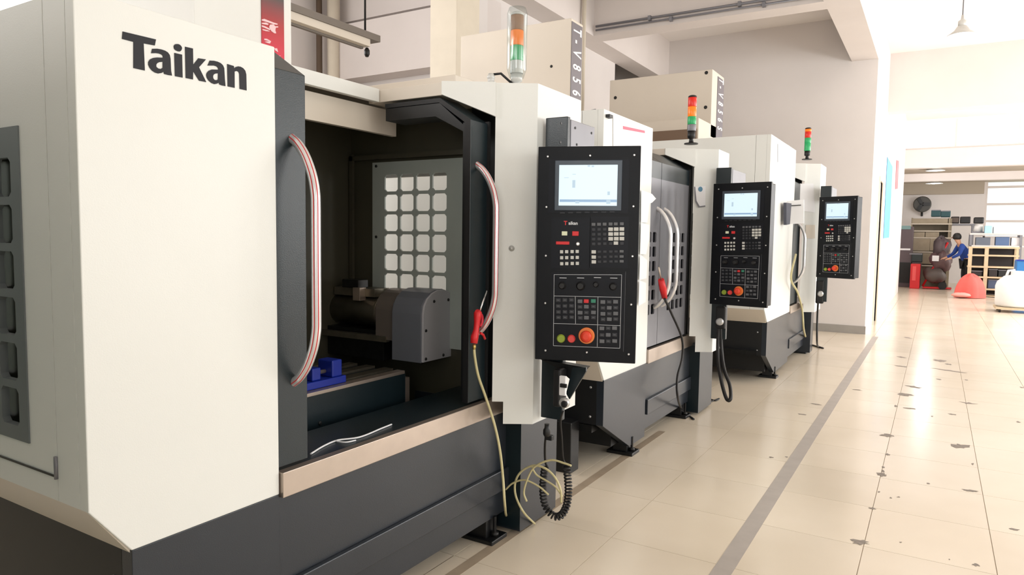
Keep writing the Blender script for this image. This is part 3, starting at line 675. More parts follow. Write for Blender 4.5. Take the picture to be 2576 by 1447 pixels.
# --- inside the open machine: table, trunnion unit, vice
XT = -2.2
tb = thing('machine_table', (XT-.3, 2.2, .55), 'dark cast table with bright upper edge inside the open machine', 'table')
zt_ = .828
MB().box(XT-.55, XT, 1.45, 2.63, .63, zt_).build('table_body', M_TEAL, tb, bevel=.004)
MB().box(XT-.045, XT+.004, 1.45, 2.62, zt_-.004, zt_+.012).build('front_edge', M_STEEL, tb, bevel=.002)
for k in range(4): MB().box(XT-.5+k*.12, XT-.44+k*.12, 1.45, 2.63, zt_, zt_+.012).build('slot_rib', M_IRON, tb, bevel=.001)
MB().box(XT-.6, XT-.08, 1.5, 2.75, .45, .62).build('saddle', M_DKIRON, tb)
MB().box(XT-.1, XT+.0, 2.63, 2.66, .5, .80).build('end_plate', M_STEEL, tb)
for y_, z_ in ((2.42, .66), (2.44, .655), (2.6, .62), (2.07, .70)):
    screw(tb, (XT, y_, z_), 'x', .01, M_SCREW if y_ > 2.1 else M_BLACK)
# trunnion / rotary unit, axis along X
AXZ = 1.10; YA = 2.86
ru = thing('rotary_axis_unit', (-2.5, YA, zt_), 'grey rotary axis unit with round-topped end housing and long barrel inside the open machine', 'rotary table')
def dprof(yc, w, z0, ztop, n=10):
    r = w/2; pts = [(yc-r, z0), (yc+r, z0)]
    pts += [(yc+r*math.cos(a), ztop-r*.8+r*.8*math.sin(a)) for a in np.linspace(0, PI, n)]
    return pts
XE = -2.16
yE0 = U(1085, 860, X=XE)[1]; yE1 = yE0+.16
zE0 = U(1085, 910, X=XE)[2]; zE1 = U(1120, 731, X=XE)[2]+.01
YA = (yE0+yE1)/2
MB().prism(dprof(YA, .30, zE0+.0, zE1), 'x', XE-.20, XE-.012).build('housing', mat('slate_enamel', (104, 108, 116), .38, var=.03), ru, bevel=.003)
MB().prism(dprof(YA, .29, zE0+.004, zE1-.003), 'x', XE-.012, XE).build('end_cover', mat('pale_grey_enamel', (178, 178, 182), .4), ru, bevel=.002)
for y_, z_ in ((YA-.06, zE1-.06), (YA-.125, (zE0+zE1)/2-.02), (YA-.125, zE0+.02), (YA+.02, zE0+.02), (YA+.06, zE1-.06), (YA+.12, (zE0+zE1)/2)):
    screw(ru, (XE, y_, z_), 'x', .008, M_BLACK)
zb0 = (zE0+zE1)/2+.04
MB().prism(dprof(YA, .26, zb0-.13, zE1-.01, 14), 'x', XE-.33, XE-.2).build('gear_case', mat('dull_grey', (120, 112, 106), .35, .4), ru, bevel=.003)
MB().lathe([(.105, 0), (.11, .01), (.11, .03), (.09, .035)], (XE-.36, YA, zb0), axis='x', n=28).build('flange', M_STEEL, ru)
MB().lathe([(.085, 0), (.085, .40), (.09, .41), (.09, .43)], (XE-.80, YA, zb0), axis='x', n=28).build('barrel', M_IRON, ru)
MB().lathe([(.11, 0), (.12, .02), (.12, .10), (.10, .12)], (XE-.92, YA, zb0+.02), axis='x', n=24).build('rear_disc', M_DKIRON, ru)
MB().box(XE-.70, XE-.40, YA-.06, YA+.06, zb0+.08, zb0+.125).build('clamp_plate', M_IRON, ru, bevel=.002)
MB().box(XE-.62, XE-.50, YA-.08, YA+.0, zb0+.125, zb0+.17).build('fixture', M_DKIRON, ru, bevel=.004)
MB().box(XE-.52, XE-.47, YA-.10, YA-.05, zb0+.06, zb0+.13).build('stop_block', M_STEEL, ru, bevel=.002)
MB().box(XE-.85, XE-.30, YA-.1, YA+.1, zt_+.01, zb0-.09).build('cradle', M_DKIRON, ru, bevel=.004)
MB().box(XE-.95, XE-.25, YA-.14, YA-.11, zb0-.14, zb0-.11).build('guide_bar', M_IRON, ru)
# blue vice
q = U(800, 950, X=-2.27)
vx, vy = -2.28, q[1]
vc = thing('machine_vice', (vx, vy, zt_+.012), 'small bright blue machine vice on the table behind the left handle', 'vice')
MB().box(vx-.05, vx+.05, vy-.10, vy+.13, zt_+.013, zt_+.045).build('vice_base', M_BLUE, vc, bevel=.004)
MB().box(vx-.045, vx+.045, vy+.05, vy+.11, zt_+.045, zt_+.12).build('fixed_jaw', M_BLUE, vc, bevel=.006)
MB().box(vx-.04, vx+.04, vy-.06, vy-.01, zt_+.045, zt_+.10).build('moving_jaw', M_BLUE, vc, bevel=.006)
MB().tube([(vx, vy-.16, zt_+.07), (vx, vy+.05, zt_+.07)], .009, 10).build('screw', M_STEEL, vc)
# cord scrap on the sill
def sp_(px, py, z=.722): q = U(px, py, Z=z); return q
tag(MB().tube(smooth([sp_(782, 1142), sp_(815, 1122), sp_(850, 1108), sp_(905, 1100), sp_(960, 1078), sp_(985, 1068)]), .0035, 6).tube(smooth([sp_(845, 1110), sp_(870, 1113), sp_(895, 1108)]), .003, 6).build('string_scrap', M_PAPER), 'short frayed white string lying on the sill of the open machine', 'string')

# ================================================================== CONTROL PANELS
PW, PH = .448, .935
def panel_uv(px, py):
    v = (py-370)/535.; xl = 1358-16*v; xr = 1617-17*v; u = (px-xl)/(xr-xl); v = (py-(370+3*u))/(535+14*u); return u*PW, PH*(1-v)
def make_panel(label, wht):
    "local frame: x to the right, z up, face looks to -y; origin at lower left edge"
    t = thing('control_panel', (0, 0, 0), label, 'control panel', None)
    P = lambda px, py: panel_uv(px, py)
    MB().box(0, PW, 0, .03, 0, PH).build('front_plate', M_PANEL, t, bevel=.003)
    MB().box(.01, PW-.01, .03, .12, .01, PH-.01).build('housing', M_PANEL, t, bevel=.006)
    def rect(name, a, b, h, m, par=t, bev=0., y0=0.):
        x0, z1 = P(*a); x1, z0 = P(*b); return MB().box(x0, x1, y0-h, y0, z0, z1).build(name, m, par, bevel=bev)
    rect('screen_recess', (1385, 402), (1584, 540), .002, M_PANEL2)
    bzl = rect('bezel', (1401, 405), (1567, 534), .008, mat('bezel_grey', (58, 68, 80), .35), bev=.003)
    rect('screen', (1412, 417), (1556, 521), .0095, M_SCREEN, bzl)
    rect('screen_bar', (1412, 502), (1556, 512), .0105, M_SCRB, bzl)
    # screen print: faint lines
    for (a, b) in (((1484, 419), (1490, 423)), ((1494, 420), (1500, 424)), ((1445, 440), (1454, 441.5)), ((1445, 455), (1452, 474)), ((1533, 485), (1539, 494)), ((1452, 507), (1462, 513)), ((1530, 506), (1540, 516)), ((1424, 448), (1436, 449.5))):
        rect('screen_mark', a, b, .0112, mat('screen_grey', (60, 70, 80), .3, emis=((186, 208, 222), .8)), bzl)
    for k in range(7): rect('soft_key', (1412+k*21, 534), (1424+k*21, 537), .004, M_KEYD)
    kp = rect('left_key_field', (1390, 546), (1486, 678), .002, M_PANEL2); kr = rect('right_key_field', (1489, 546), (1582, 678), .002, M_PANEL2)
    def key(cx, cy, w, h, m, par, hh_=.006): return rect('key', (cx-w/2, cy-h/2), (cx+w/2, cy+h/2), hh_, m, par, .0015)
    # small maker's wordmark
    cx, cz = P(1442, 562)
    text_mesh('wordmark', 'T', .024, lambda x, y, h: (cx-.028+x, -.002-h, cz+y), M_KEYR, kp, .001, bold=.0008)
    text_mesh('wordmark', 'aikan', .02, lambda x, y, h: (cx+.006+x, -.002-h, cz+y), M_WINK, kp, .001, bold=.0006)
    key(1423, 587, 14, 11, mat('key_lamp', (226, 232, 200), .4), kp); key(1451, 588, 16, 12, M_KEYR, kp); key(1418, 611, 34, 9, M_KEYR, kp)
    x, z = P(1457, 614); MB().lathe([(.009, 0), (.009, .01), (.005, .014)], (x, -.002, z), ax=((1,0,0),(0,0,1),(0,-1,0)), n=12).build('key_switch', M_SCREW, kp)
    for j, cy in enumerate((633, 648, 663)):
        for i, cx_ in enumerate((1415, 1428, 1442, 1455)): key(cx_, cy, 8, 8.5, M_KEYW, kp)
    for i, cx_ in enumerate((1497, 1511, 1525, 1540, 1553, 1568)): key(cx_, 566, 9.5, 8, M_KEYG, kr)
    for j, cy in enumerate((579, 591, 603)):
        for i, cx_ in enumerate((1540, 1554, 1568)): key(cx_, cy, 11.5, 9.5, M_KEYW, kr)
        for i, cx_ in enumerate((1497, 1511, 1525)): key(cx_, cy, 9, 8, M_KEYD, kr)
    for i, cx_ in enumerate((1497, 1511, 1525, 1540, 1568)): key(cx_, 615, 9, 8, M_KEYD, kr)
    key(1553, 614, 11, 9, M_KEYW, kr)
    for j, cy in enumerate((635, 648, 660)):
        key(1497, cy, 11, 9, M_KEYW, kr)
        for i, cx_ in enumerate((1511, 1525, 1540, 1553)): key(cx_, cy, 9, 7, M_KEYD, kr)
        key(1567, cy, 10, 7, M_KEYG, kr)
    # lower operator board with printed frame
    lb = rect('operator_board', (1388, 684), (1572, 884), .002, M_PANEL2)
    fr = MB()
    def line(a, b, w=.0016):
        x0, z0 = P(*a); x1, z1 = P(*b); d = np.array([x1-x0, 0, z1-z0]); L = np.linalg.norm(d); d /= L; n = np.array([-d[2], 0, d[0]])
        fr.obox(((x0+x1)/2, -.0025, (z0+z1)/2), d, (0, 1, 0), n, L/2, .0007, w/2)
    for a, b in (((1395, 690), (1567, 694)), ((1395, 690), (1391, 871)), ((1567, 694), (1561, 881)), ((1391, 871), (1561, 881)), ((1394, 744), (1565, 751)), ((1393, 814), (1563, 823)), ((1449, 747), (1449, 816)), ((1507, 749), (1504, 876))): line(a, b)
    fr.build('printed_frame', M_WINK, lb)
    fr = MB()
    line((1577, 686), (1570, 890), .0012); fr.build('edge_line', M_KEYG, lb)
    AX = ((1, 0, 0), (0, 0, 1), (0, -1, 0))
    for (cx_, cy, r) in ((1416, 718, .017), (1463, 720, .02), (1502, 717, .013), (1545, 723, .017)):
        x, z = P(cx_, cy)
        kn = MB().lathe([(r, 0), (r, .008), (r*.8, .012), (r*.7, .03), (r*.6, .033)], (x, -.002, z), ax=AX, n=18).build('knob', M_RUBBER, lb)
    for cx_, cy in ((1418, 699), (1463, 700), (1506, 700), (1547, 702)): rect('print_mark', (cx_-9, cy-1.2), (cx_+9, cy+1.2), .003, M_WINK, lb)
    cols = {(1477, 759): M_KEYR, (1495, 760): M_KEYGR}
    for xs, ys in (((1405, 1422, 1439), (755, 770, 785, 799)), ((1461, 1477, 1495), (759, 773, 788, 801)), ((1519, 1535, 1551), (762, 777, 792, 806)), ((1516, 1532, 1548), (829, 846, 862))):
        for j, y in enumerate(ys):
            for i, x in enumerate(xs):
                m = M_KEYD
                if (i, j) == (1, 0) and xs[0] == 1461: m = M_KEYR
                elif (i, j) == (2, 0) and xs[0] == 1461: m = M_KEYGR
                elif xs[0] != 1405: m = M_KEYG if (i+j) % 2 == 0 else M_KEYD
                kk = key(x, y, 12, 10, m, lb)
                if m is M_KEYD: rect('print_mark', (x-3, y-1), (x+3, y+1), .0068, M_KEYG, lb)
    for cx_, cy, r, m in ((1411, 853, .0165, M_KEYY), (1438, 854, .0155, mat('button_red', (224, 70, 66), .4))):
        x, z = P(cx_, cy); MB().lathe([(r*1.15, 0), (r*1.15, .004), (r, .005), (r, .013), (r*.85, .016)], (x, -.002, z), ax=AX, n=20).build('push_button', m, lb)
    x, z = P(1477, 847)
    MB().lathe([(.036, 0), (.036, .004), (.034, .006)], (x, -.002, z), ax=AX, n=28).build('stop_ring', M_ORANGE, lb)
    MB().lathe([(.014, .006), (.014, .02), (.024, .024), (.026, .032), (.022, .04), (.012, .044)], (x, -.002, z), ax=AX, n=28).build('stop_button', mat('stop_red', (226, 62, 34), .35), lb)
    for px, py in ((1382,395),(1490,395),(1600,396),(1377,520),(1597,523),(1374,642),(1594,648),(1371,762),(1590,770),(1370,883),(1477,890),(1583,897)):
        x, z = P(px, py); MB().lathe([(.0052, 0), (.0052, .003), (.003, .005)], (x, 0, z), ax=AX, n=8).build('screw', M_SCREW, t)
    return t
def copy_tree(o, parent=None):
    c = o.copy(); COL.objects.link(c); c.parent = parent
    for ch in o.children: copy_tree(ch, c)
    return c
def place_panel(t, X, TL, BL, TR):
    a = U(*TL, X=X); b = U(*BL, X=X); x, y = (a[0]+b[0])/2, (a[1]+b[1])/2
    # right edge: on the ray through TR at horizontal distance PW
    best = None
    d = RM @ np.array([(TR[0]-1288)/F, ((TR[1]+BL[1])/2-723.5)/F, 1.]); d = d/np.hypot(d[0], d[1])
    cands = []
    B_ = -2*(d[0]*x+d[1]*y); C_ = x*x+y*y-PW*PW; D_ = B_*B_-4*C_
    if D_ < 0: tt = -B_/2
    else: tt = (-B_-math.sqrt(D_))/2 if True else 0
    x2, y2 = d[0]*tt, d[1]*tt
    ang = math.atan2(y2-y, x2-x)
    t.location = (x, y, b[2]); t.rotation_euler = (0, 0, ang)
    return ang, (x, y), (a[2]-b[2])
p1 = make_panel('control panel of the nearest machine, large black, with lit screen and orange stop button', True)
p2 = copy_tree(p1); p2['label'] = 'second control panel in the row, in front of the second machine'
p3 = copy_tree(p1); p3['label'] = 'smallest and farthest control panel, against the grey end wall'
for o in (p1, p2, p3): o['group'] = 'black control panels on hanging arms'
r1 = place_panel(p1, -1.53, (1358, 370), (1342, 905), (1617, 373)); print('panel1', r1)
r2 = place_panel(p2, -1.50, (1797, 463), (1783, 765), (1935, 463)); print('panel2', r2)
r3 = place_panel(p3, -1.17, (2064, 497), (2050, 698), (2153, 497)); print('panel3', r3)
p2.scale = (1, 1, r2[2]/PH); p3.scale = (1, 1, r3[2]/PH); p1.scale = (1, 1, r1[2]/PH)

def arm(mach, X0_, X1_, y, pxs, label=None):
    """hanging post: pxs = (top y at left px, upper box bottom py, lower box top py, bottom py, left px top, left px bottom)"""
    lt, ztop, zbt = pxs
    ar = MB().box(X0_, X1_, y, y+.16, zbt, ztop).build('panel_post', M_TEAL, mach, bevel=.004)
    return ar
# posts stand behind the panels, carried by the machines
XA0, XA1 = -1.585, -1.47
yA = U(1357, 290, X=XA0)[1]
zt_a = U(1380, 290, Y=yA)[2]; zb_a = U(1365, 1060, Y=yA)[2]
ar = MB().box(XA0, XA1-.0, yA+.06, yA+.09, zb_a, zt_a).build('panel_post', M_TEAL, m1, bevel=.004)
zj = U(1445, 368, X=XA1)[2]
yJ = U(1495, 340, X=XA1)[1]
MB().box(XA1-.06, XA1+.002, yA+.092, yJ, zj-.02, zt_a-.01).build('junction_box', M_GREYM, ar, bevel=.003)  # lighter grey than the post paints its brighter aisle-facing side
for px, py in ((1411, 310), (1447, 322), (1488, 335), (1409, 358), (1451, 364)):
    q = U(px, py, X=XA1+.002); MB().lathe([(.006, 0), (.006, .003)], (XA1+.002, q[1], q[2]), axis='x', n=8).build('screw', M_BLACK, ar)
XB0, XB1 = -1.56, -1.50
for (mm, pxl, pyt, pyb, xa, xb) in ((m2, 1788, 420, 855, -1.55, -1.43), (m3, 2056, 467, 760, -1.22, -1.10)):
    yq = U(pxl, (pyt+pyb)/2, X=xa)[1]
    z1q = U(pxl+12, pyt, Y=yq)[2]; z0q = U(pxl, pyb, Y=yq)[2]
    a2 = MB().box(xa, xb, yq+.08, yq+.12, z0q, z1q).build('panel_post', M_TEAL, mm, bevel=.004)
    MB().box(xb-.06, xb+.002, yq+.122, yq+.24+.32, z1q-.17, z1q-.01).build('junction_box', M_GREYM, a2, bevel=.003)  # same lighter grey for the brighter aisle-facing side

# hand pendant and bracket under panel 1
XQ = -1.44
def Q(px, py, Y=2.80): return U(px, py, Y=Y)
hw = thing('hand_pendant', Q(1425, 1030), 'black and white hand pendant hooked under the nearest control panel', 'hand control')
q0 = Q(1405, 930); q1 = Q(1432, 1030)
MB().box(q0[0]-.03, q0[0]+.01, 2.80, 2.87, q1[2], q0[2]).build('pendant_body', M_RUBBER, hw, bevel=.01)
a_ = Q(1420, 970); MB().box(a_[0]-.02, a_[0]+.012, 2.785, 2.80, a_[2]-.045, a_[2]+.045).build('white_label_plate', M_PAPER, hw, bevel=.003)
MB().box(a_[0]-.012, a_[0]+.022, 2.775, 2.786, a_[2]-.006, a_[2]+.012).build('selector', M_RUBBER, hw, bevel=.003)
a_ = Q(1424, 1012); MB().lathe([(.024, 0), (.024, .014), (.012, .018), (.008, .03)], (a_[0], 2.79, a_[2]), ax=((1, 0, 0), (0, 0, 1), (0, -1, 0)), n=18).build('dial', M_SCREW, hw)
MB().lathe([(.012, .016), (.016, .03), (.01, .034)], (a_[0]+.01, 2.79, a_[2]), ax=((1, 0, 0), (0, 0, 1), (0, -1, 0)), n=12).build('dial_knob', M_RUBBER, hw)
# gusset bracket
g0, g1, g2_, g3 = Q(1474, 925, 2.86), Q(1474, 935, 2.86), Q(1432, 1005, 2.86), Q(1424, 990, 2.86)
g4 = Q(1440, 925, 2.86)
MB().poly([g4, g0, g1, g2_, g3], (0, .012, 0)).build('gusset', M_TEAL, ar)
MB().poly([Q(1360, 905, 2.87), Q(1474, 925, 2.87), Q(1440, 960, 2.87), Q(1400, 925, 2.87)], (0, .05, 0)).build('swivel_block', M_BLACK, ar)
# cable gland and straight cables
def strand(name, pts, r, m, label, cat='cable', n=8): return tag(MB().tube(smooth(pts), r, n).build(name, m), label, cat)
Yc_ = 2.88
g = Q(1378, 1062, Yc_)
gl = MB().lathe([(.014, -.06), (.018, -.05), (.018, -.03), (.012, -.02), (.012, 0)], Q(1376, 1066, Yc_), n=12).build('cable_gland', M_BLACK, ar)
# coiled cable
ctrl = [(1371, 1175), (1368, 1200), (1366, 1235), (1372, 1272), (1392, 1298), (1412, 1296), (1426, 1270), (1430, 1235), (1428, 1200), (1424, 1175)]
YK = 2.99
path = smooth([Q(x, y, YK) for x, y in ctrl], 24)
P_ = [np.array(p) for p in path]; seg = [0.]
for i in range(1, len(P_)): seg.append(seg[-1]+np.linalg.norm(P_[i]-P_[i-1]))
Lc = seg[-1]; turns = 34; N_ = turns*14; hp = []
for i in range(N_+1):
    s_ = Lc*i/N_; k = min(len(P_)-2, max(0, np.searchsorted(seg, s_)-1)); tt = (s_-seg[k])/(seg[k+1]-seg[k]+1e-9)
    p = P_[k]*(1-tt)+P_[k+1]*tt; d = P_[k+1]-P_[k]; d = d/np.linalg.norm(d); u = np.cross(d, (0, 1, 0)); u /= np.linalg.norm(u)
    an = 2*PI*turns*i/N_; hp.append(tuple(p+.0155*(u*math.cos(an)+np.array([0, 1, 0])*math.sin(an))))
cc = thing('coiled_cable', Q(1400, 1305, YK), 'thick black coiled cable hanging in a U below the nearest control panel', 'cable')
MB().tube(hp, .0048, 6).build('coil', M_RUBBER, cc)
MB().tube(smooth([hp[0], Q(1372, 1160, YK), Q(1371, 1120, 2.95), Q(1376, 1075, Yc_)]), .006, 8).build('straight_tail', M_RUBBER, cc)
MB().tube(smooth([hp[-1], Q(1437, 1168, YK), Q(1418, 1160, YK), Q(1413, 1100, 2.92), Q(1410, 1060, 2.88), Q(1416, 1035, 2.84)]), .005, 8).build('straight_tail', M_RUBBER, cc)
MB().box(*[v for pr in ((Q(1383, 1100, 2.92)[0]-.02, Q(1383, 1100, 2.92)[0]+.02), (2.90, 2.93), (Q(1383, 1100, 2.92)[2]-.012, Q(1383, 1100, 2.92)[2]+.012)) for v in pr]).build('cable_tie', M_RUBBER, cc, bevel=.004)
# cables at machines 2 and 3
strand('hanging_cable', [Q(1820, 770, 5.7), Q(1808, 830, 5.7), Q(1806, 900, 5.65), Q(1815, 960, 5.5), Q(1828, 1004, 5.4), Q(1838, 1002, 5.4), Q(1836, 970, 5.5), Q(1822, 930, 5.6), Q(1815, 880, 5.7), Q(1812, 800, 5.7)], .014, M_RUBBER, 'black cable loop hanging under the second control panel')
for px, py in ((1812, 790), (1816, 812)):
    q = Q(px, py, 5.68); 
hw2 = thing('hand_pendant', Q(1812, 825, 5.68), 'small black hand pendant under the second control panel', 'hand control')
q = Q(1812, 800, 5.66); MB().box(q[0]-.04, q[0]+.04, 5.66, 5.72, q[2]-.09, q[2]+.09).build('pendant_body', M_RUBBER, hw2, bevel=.012)
MB().lathe([(.03, 0), (.03, .02), (.02, .025)], (q[0], 5.66, q[2]-.03), ax=((1, 0, 0), (0, 0, 1), (0, -1, 0)), n=16).build('dial', M_SCREW, hw2)
q = Q(2062, 735, 9.1)
hw3 = thing('hand_pendant', (q[0], 9.1, q[2]-.15), 'small black hand pendant under the farthest control panel', 'hand control')
MB().box(q[0]-.045, q[0]+.045, 9.1, 9.16, q[2]-.14, q[2]+.14).build('pendant_body', M_RUBBER, hw3, bevel=.015)
MB().lathe([(.035, 0), (.035, .02), (.02, .025)], (q[0]+.01, 9.1, q[2]-.02), ax=((1, 0, 0), (0, 0, 1), (0, -1, 0)), n=16).build('dial', M_SCREW, hw3)
strand('floor_cable', [Q(2058, 760, 9.1), Q(2056, 800, 9.2), U(2056, 850, X=-1.2)[:2]+(.25,), U(2060, 872, Z=.01), U(2070, 876, Z=.01), U(2035, 866, Z=.01)], .011, M_RUBBER, 'black cable trailing to the floor under the farthest control panel')
strand('beige_hose', [U(2002, 640, X=-1.4), U(1990, 700, X=-1.4), U(2006, 735, X=-1.38), U(2018, 780, X=-1.36), U(2022, 830, X=-1.34), U(2030, 860, Z=.02)], .012, M_YEL, 'pale hose dropping beside the farthest machine', 'hose')
strand('thin_cable', [U(1783, 1003, Z=.008), U(1800, 1008, Z=.008), U(1808, 1003, Z=.008), U(1770, 1018, Z=.008)], .006, M_RUBBER, 'thin dark cable on the floor by the foot of the second machine')
# air hose of machine 2
xg = -1.70
strand('air_hose', [U(1672, 752, X=xg+.05), U(1690, 790, X=xg+.05), U(1715, 850, X=xg+.08), U(1716, 900, X=xg+.08), U(1704, 950, X=xg+.08), U(1705, 1000, X=xg+.1), U(1718, 1035, Z=.012), U(1745, 1055, Z=.008)], .009, M_RUBBER, 'black air hose hanging down the closed second machine', 'hose')
q = U(1668, 728, X=xg+.02)
ag2 = thing('air_gun', q, 'red air gun hanging behind the handles of the second machine', 'air gun')
MB().tube([U(1663, 704, X=xg+.02), q, U(1672, 750, X=xg+.02)], [.022, .026, .02], 10).build('gun_body', M_RED, ag2)
MB().tube([U(1663, 704, X=xg+.02), U(1657, 672, X=xg+.02)], .006, 8).build('nozzle', M_STEEL, ag2)

# air gun on the right handle of machine 1
XG = -1.745
G = lambda px, py, X=XG: U(px, py, X=X)
ag = thing('air_gun', G(1194, 864), 'bright red air blow gun hooked on the right handle of the open machine', 'air gun')
MB().tube([G(1192, 864), G(1194, 848), G(1198, 830), G(1200, 812), G(1201, 798), G(1202, 786), G(1200, 782)], [.016, .018, .013, .0135, .017, .018, .010], 12).build('gun_body', M_RED, ag)
MB().tube(smooth([G(1204, 786), G(1212, 796), G(1212, 812), G(1207, 822)]), .0075, 8).build('trigger', mat('red_trigger', (196, 30, 50), .4), ag)
MB().tube([G(1208, 838), G(1215, 842), G(1220, 853)], .006, 8).build('hook', M_RED, ag)
MB().tube([G(1207, 782), G(1213, 765), G(1224, 732)], .0045, 8).build('nozzle', M_CHROME, ag)
MB().lathe([(.007, 0), (.009, -.012), (.006, -.024)], G(1193, 866), n=10).build('coupling', mat('brass', (206, 180, 110), .3, .8), ag)
hose = [G(1193, 870), G(1194, 895), G(1203, 945), G(1222, 1000), G(1243, 1065, -1.70), G(1257, 1130, -1.68), G(1265, 1200, -1.67), G(1270, 1270, -1.66)]
f1 = U(1285, 1318, Z=.02)
hose += [(f1[0]-.01, f1[1]-.02, .06), (f1[0]+.03, f1[1]+.03, .012)]
ah = thing('air_hose', (f1[0], f1[1], 0), 'pale yellow air hose from the red air gun, looped beside the coiled cable', 'hose')
MB().tube(smooth(hose, 8), .0062, 8).build('hose', M_YEL, ah)
YH = 2.90
def Hp(px, py, Y=YH): return U(px, py, Y=Y)
MB().tube(smooth([U(1345, 1318, Z=.012), Hp(1318, 1290), Hp(1298, 1250), Hp(1296, 1215), Hp(1310, 1188), Hp(1340, 1172), Hp(1370, 1178), Hp(1395, 1200), Hp(1410, 1232), Hp(1412, 1265)], 8), .0055, 8).build('hose_loop', M_YEL, ah)
MB().tube(smooth([Hp(1325, 1262, 2.88), Hp(1318, 1240, 2.88), Hp(1326, 1208, 2.88), Hp(1345, 1175, 2.88), Hp(1385, 1158, 2.88), Hp(1420, 1166, 2.88), Hp(1437, 1172, 2.88)], 8), .005, 8).build('hose_loop', M_YEL, ah)
MB().tube(smooth([Hp(1272, 1232, 2.89), Hp(1290, 1216, 2.89), Hp(1320, 1208, 2.89), Hp(1355, 1224, 2.89), Hp(1380, 1245, 2.89)], 8), .0045, 8).build('hose_loop', M_YEL, ah)
MB().tube(smooth([Hp(1338, 1176, 2.91), Hp(1350, 1195, 2.91), Hp(1375, 1210, 2.91), Hp(1398, 1226, 2.91), Hp(1415, 1250, 2.91)], 8), .0045, 8).build('hose_loop', M_YEL, ah)

# dark stand between the first two machines
bx = thing('dark_stand', (-2.2, 4.1, 0), 'black steel stand on the floor between the first and second machines', 'stand')
q = U(1445, 1187, Z=0); x1_ = q[0]; y0_ = q[1]-.06
MB().box(x1_-.13, x1_, y0_, y0_+.12, 0, .33).build('stand_post', M_BLACK, bx, bevel=.006)
MB().box(x1_-.7, x1_-.13, y0_+.02, y0_+.1, .2, .33).build('cross_rail', M_BLACK, bx, bevel=.004)
MB().box(x1_-.75, x1_-.62, y0_, y0_+.12, 0, .33).build('stand_post', M_BLACK, bx, bevel=.006)
# papers
def paper(mach, label, pts, m=M_PAPER, name='paper'):
    o = MB().poly(pts, (.0015, 0, 0)).build(name, m); return tag(o, label, 'paper')
XP = XF2+.002
pp = lambda px, py, X=XP: (X, U(px, py, X=X)[1], U(px, py, X=X)[2])
n1 = thing('notice_sheet', pp(1580, 370), 'large white notice with a pink-red line, taped to the top of the second machine', 'paper')
MB().poly([pp(1542, 296), pp(1622, 318), pp(1627, 326), pp(1627, 400), pp(1542, 400)], (.0015, 0, 0)).build('sheet', M_PAPER, n1)
XPl = XP+.0016
MB().poly([pp(1567, 317, XPl), pp(1622, 329, XPl), pp(1622, 335, XPl), pp(1567, 325, XPl)], (.0008, 0, 0)).build('red_line', mat('pink_print', (236, 120, 140), .7), n1)
for k in range(3):
    MB().poly([pp(1558, 302+k*28+k*6, XPl), pp(1600, 309+k*28+k*6, XPl), pp(1600, 312+k*28+k*6, XPl), pp(1558, 305+k*28+k*6, XPl)], (.0006, 0, 0)).build('text_line', mat('pale_print', (214, 218, 228), .7), n1)
XQ2 = XF2+.02
sheets = [[(1613, 478), (1640, 488), (1650, 500), (1640, 510), (1634, 512), (1628, 560), (1612, 560)], [(1612, 560), (1633, 566), (1633, 600), (1625, 640), (1610, 640)], [(1610, 640), (1628, 655), (1626, 700), (1608, 705)], [(1608, 705), (1625, 712), (1624, 760), (1606, 770)]]
labs = ['topmost curled white sheet on the edge of the second machine', 'second curled sheet from the top on the second machine edge', 'third curled sheet from the top on the second machine edge', 'lowest curled sheet on the second machine edge']
for i, (L, lb_) in enumerate(zip(sheets, labs)):
    X_ = XF2+.012+.004*i
    paper(m2, lb_, [pp(x, y, X_) for x, y in L], name='curled_sheet')
# label pocket with blue dot on column A of machine 2
def onA(c, px, py, off=.004):
    xa0, ya0, xa1, ya1 = c['XF']-.175, c['Yd']-.13, c['XF']+.2, c['Yd']+.102
    n = np.array([ya1-ya0, -(xa1-xa0)]); n = n/np.hypot(*n); p0 = np.array([xa0, ya0])+n*off
    d = RM @ np.array([(px-1288)/F, (py-723.5)/F, 1.]); t = n.dot(p0)/(n[0]*d[0]+n[1]*d[1]); return (d[0]*t, d[1]*t, H+d[2]*t), (n[0], n[1], 0)
def onApoly(c, pts, off, th=.002):
    q = [onA(c, x, y, off) for x, y in pts]; n = np.array(q[0][1]); return [p[0] for p in q], tuple(n*th)
lp = thing('label_pocket', onA(C2, 1760, 520)[0], 'small white label card with a blue dot on the second machine column', 'label')
a_, n_ = onApoly(C2, [(1747, 470), (1775, 468), (1774, 518), (1758, 519), (1750, 505)], .003); MB().poly(a_, n_).build('card', M_PAPER, lp)
dot = [(1762+5.5*math.cos(k*PI/6), 476+6.5*math.sin(k*PI/6)) for k in range(12)]
a_, n_ = onApoly(C2, dot, .006); MB().poly(a_, n_).build('blue_dot', mat('dot_blue', (90, 140, 170), .5), lp)
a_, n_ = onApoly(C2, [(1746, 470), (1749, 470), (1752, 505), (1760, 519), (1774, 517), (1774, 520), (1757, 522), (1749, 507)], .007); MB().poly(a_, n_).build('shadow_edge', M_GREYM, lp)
a_, n_ = onApoly(C3, [(2012, 462), (2046, 462), (2050, 535), (2012, 530)], .004)
tag(MB().poly(a_, n_).build('taped_sheet', M_PAPER), 'white sheet taped to the column of the farthest machine', 'paper')
a_, n_ = onApoly(C3, [(2027, 566), (2050, 566), (2050, 600), (2027, 600)], .004)
tag(MB().poly(a_, n_).build('taped_card', M_CREAM), 'small pale card low on the column of the farthest machine', 'paper')
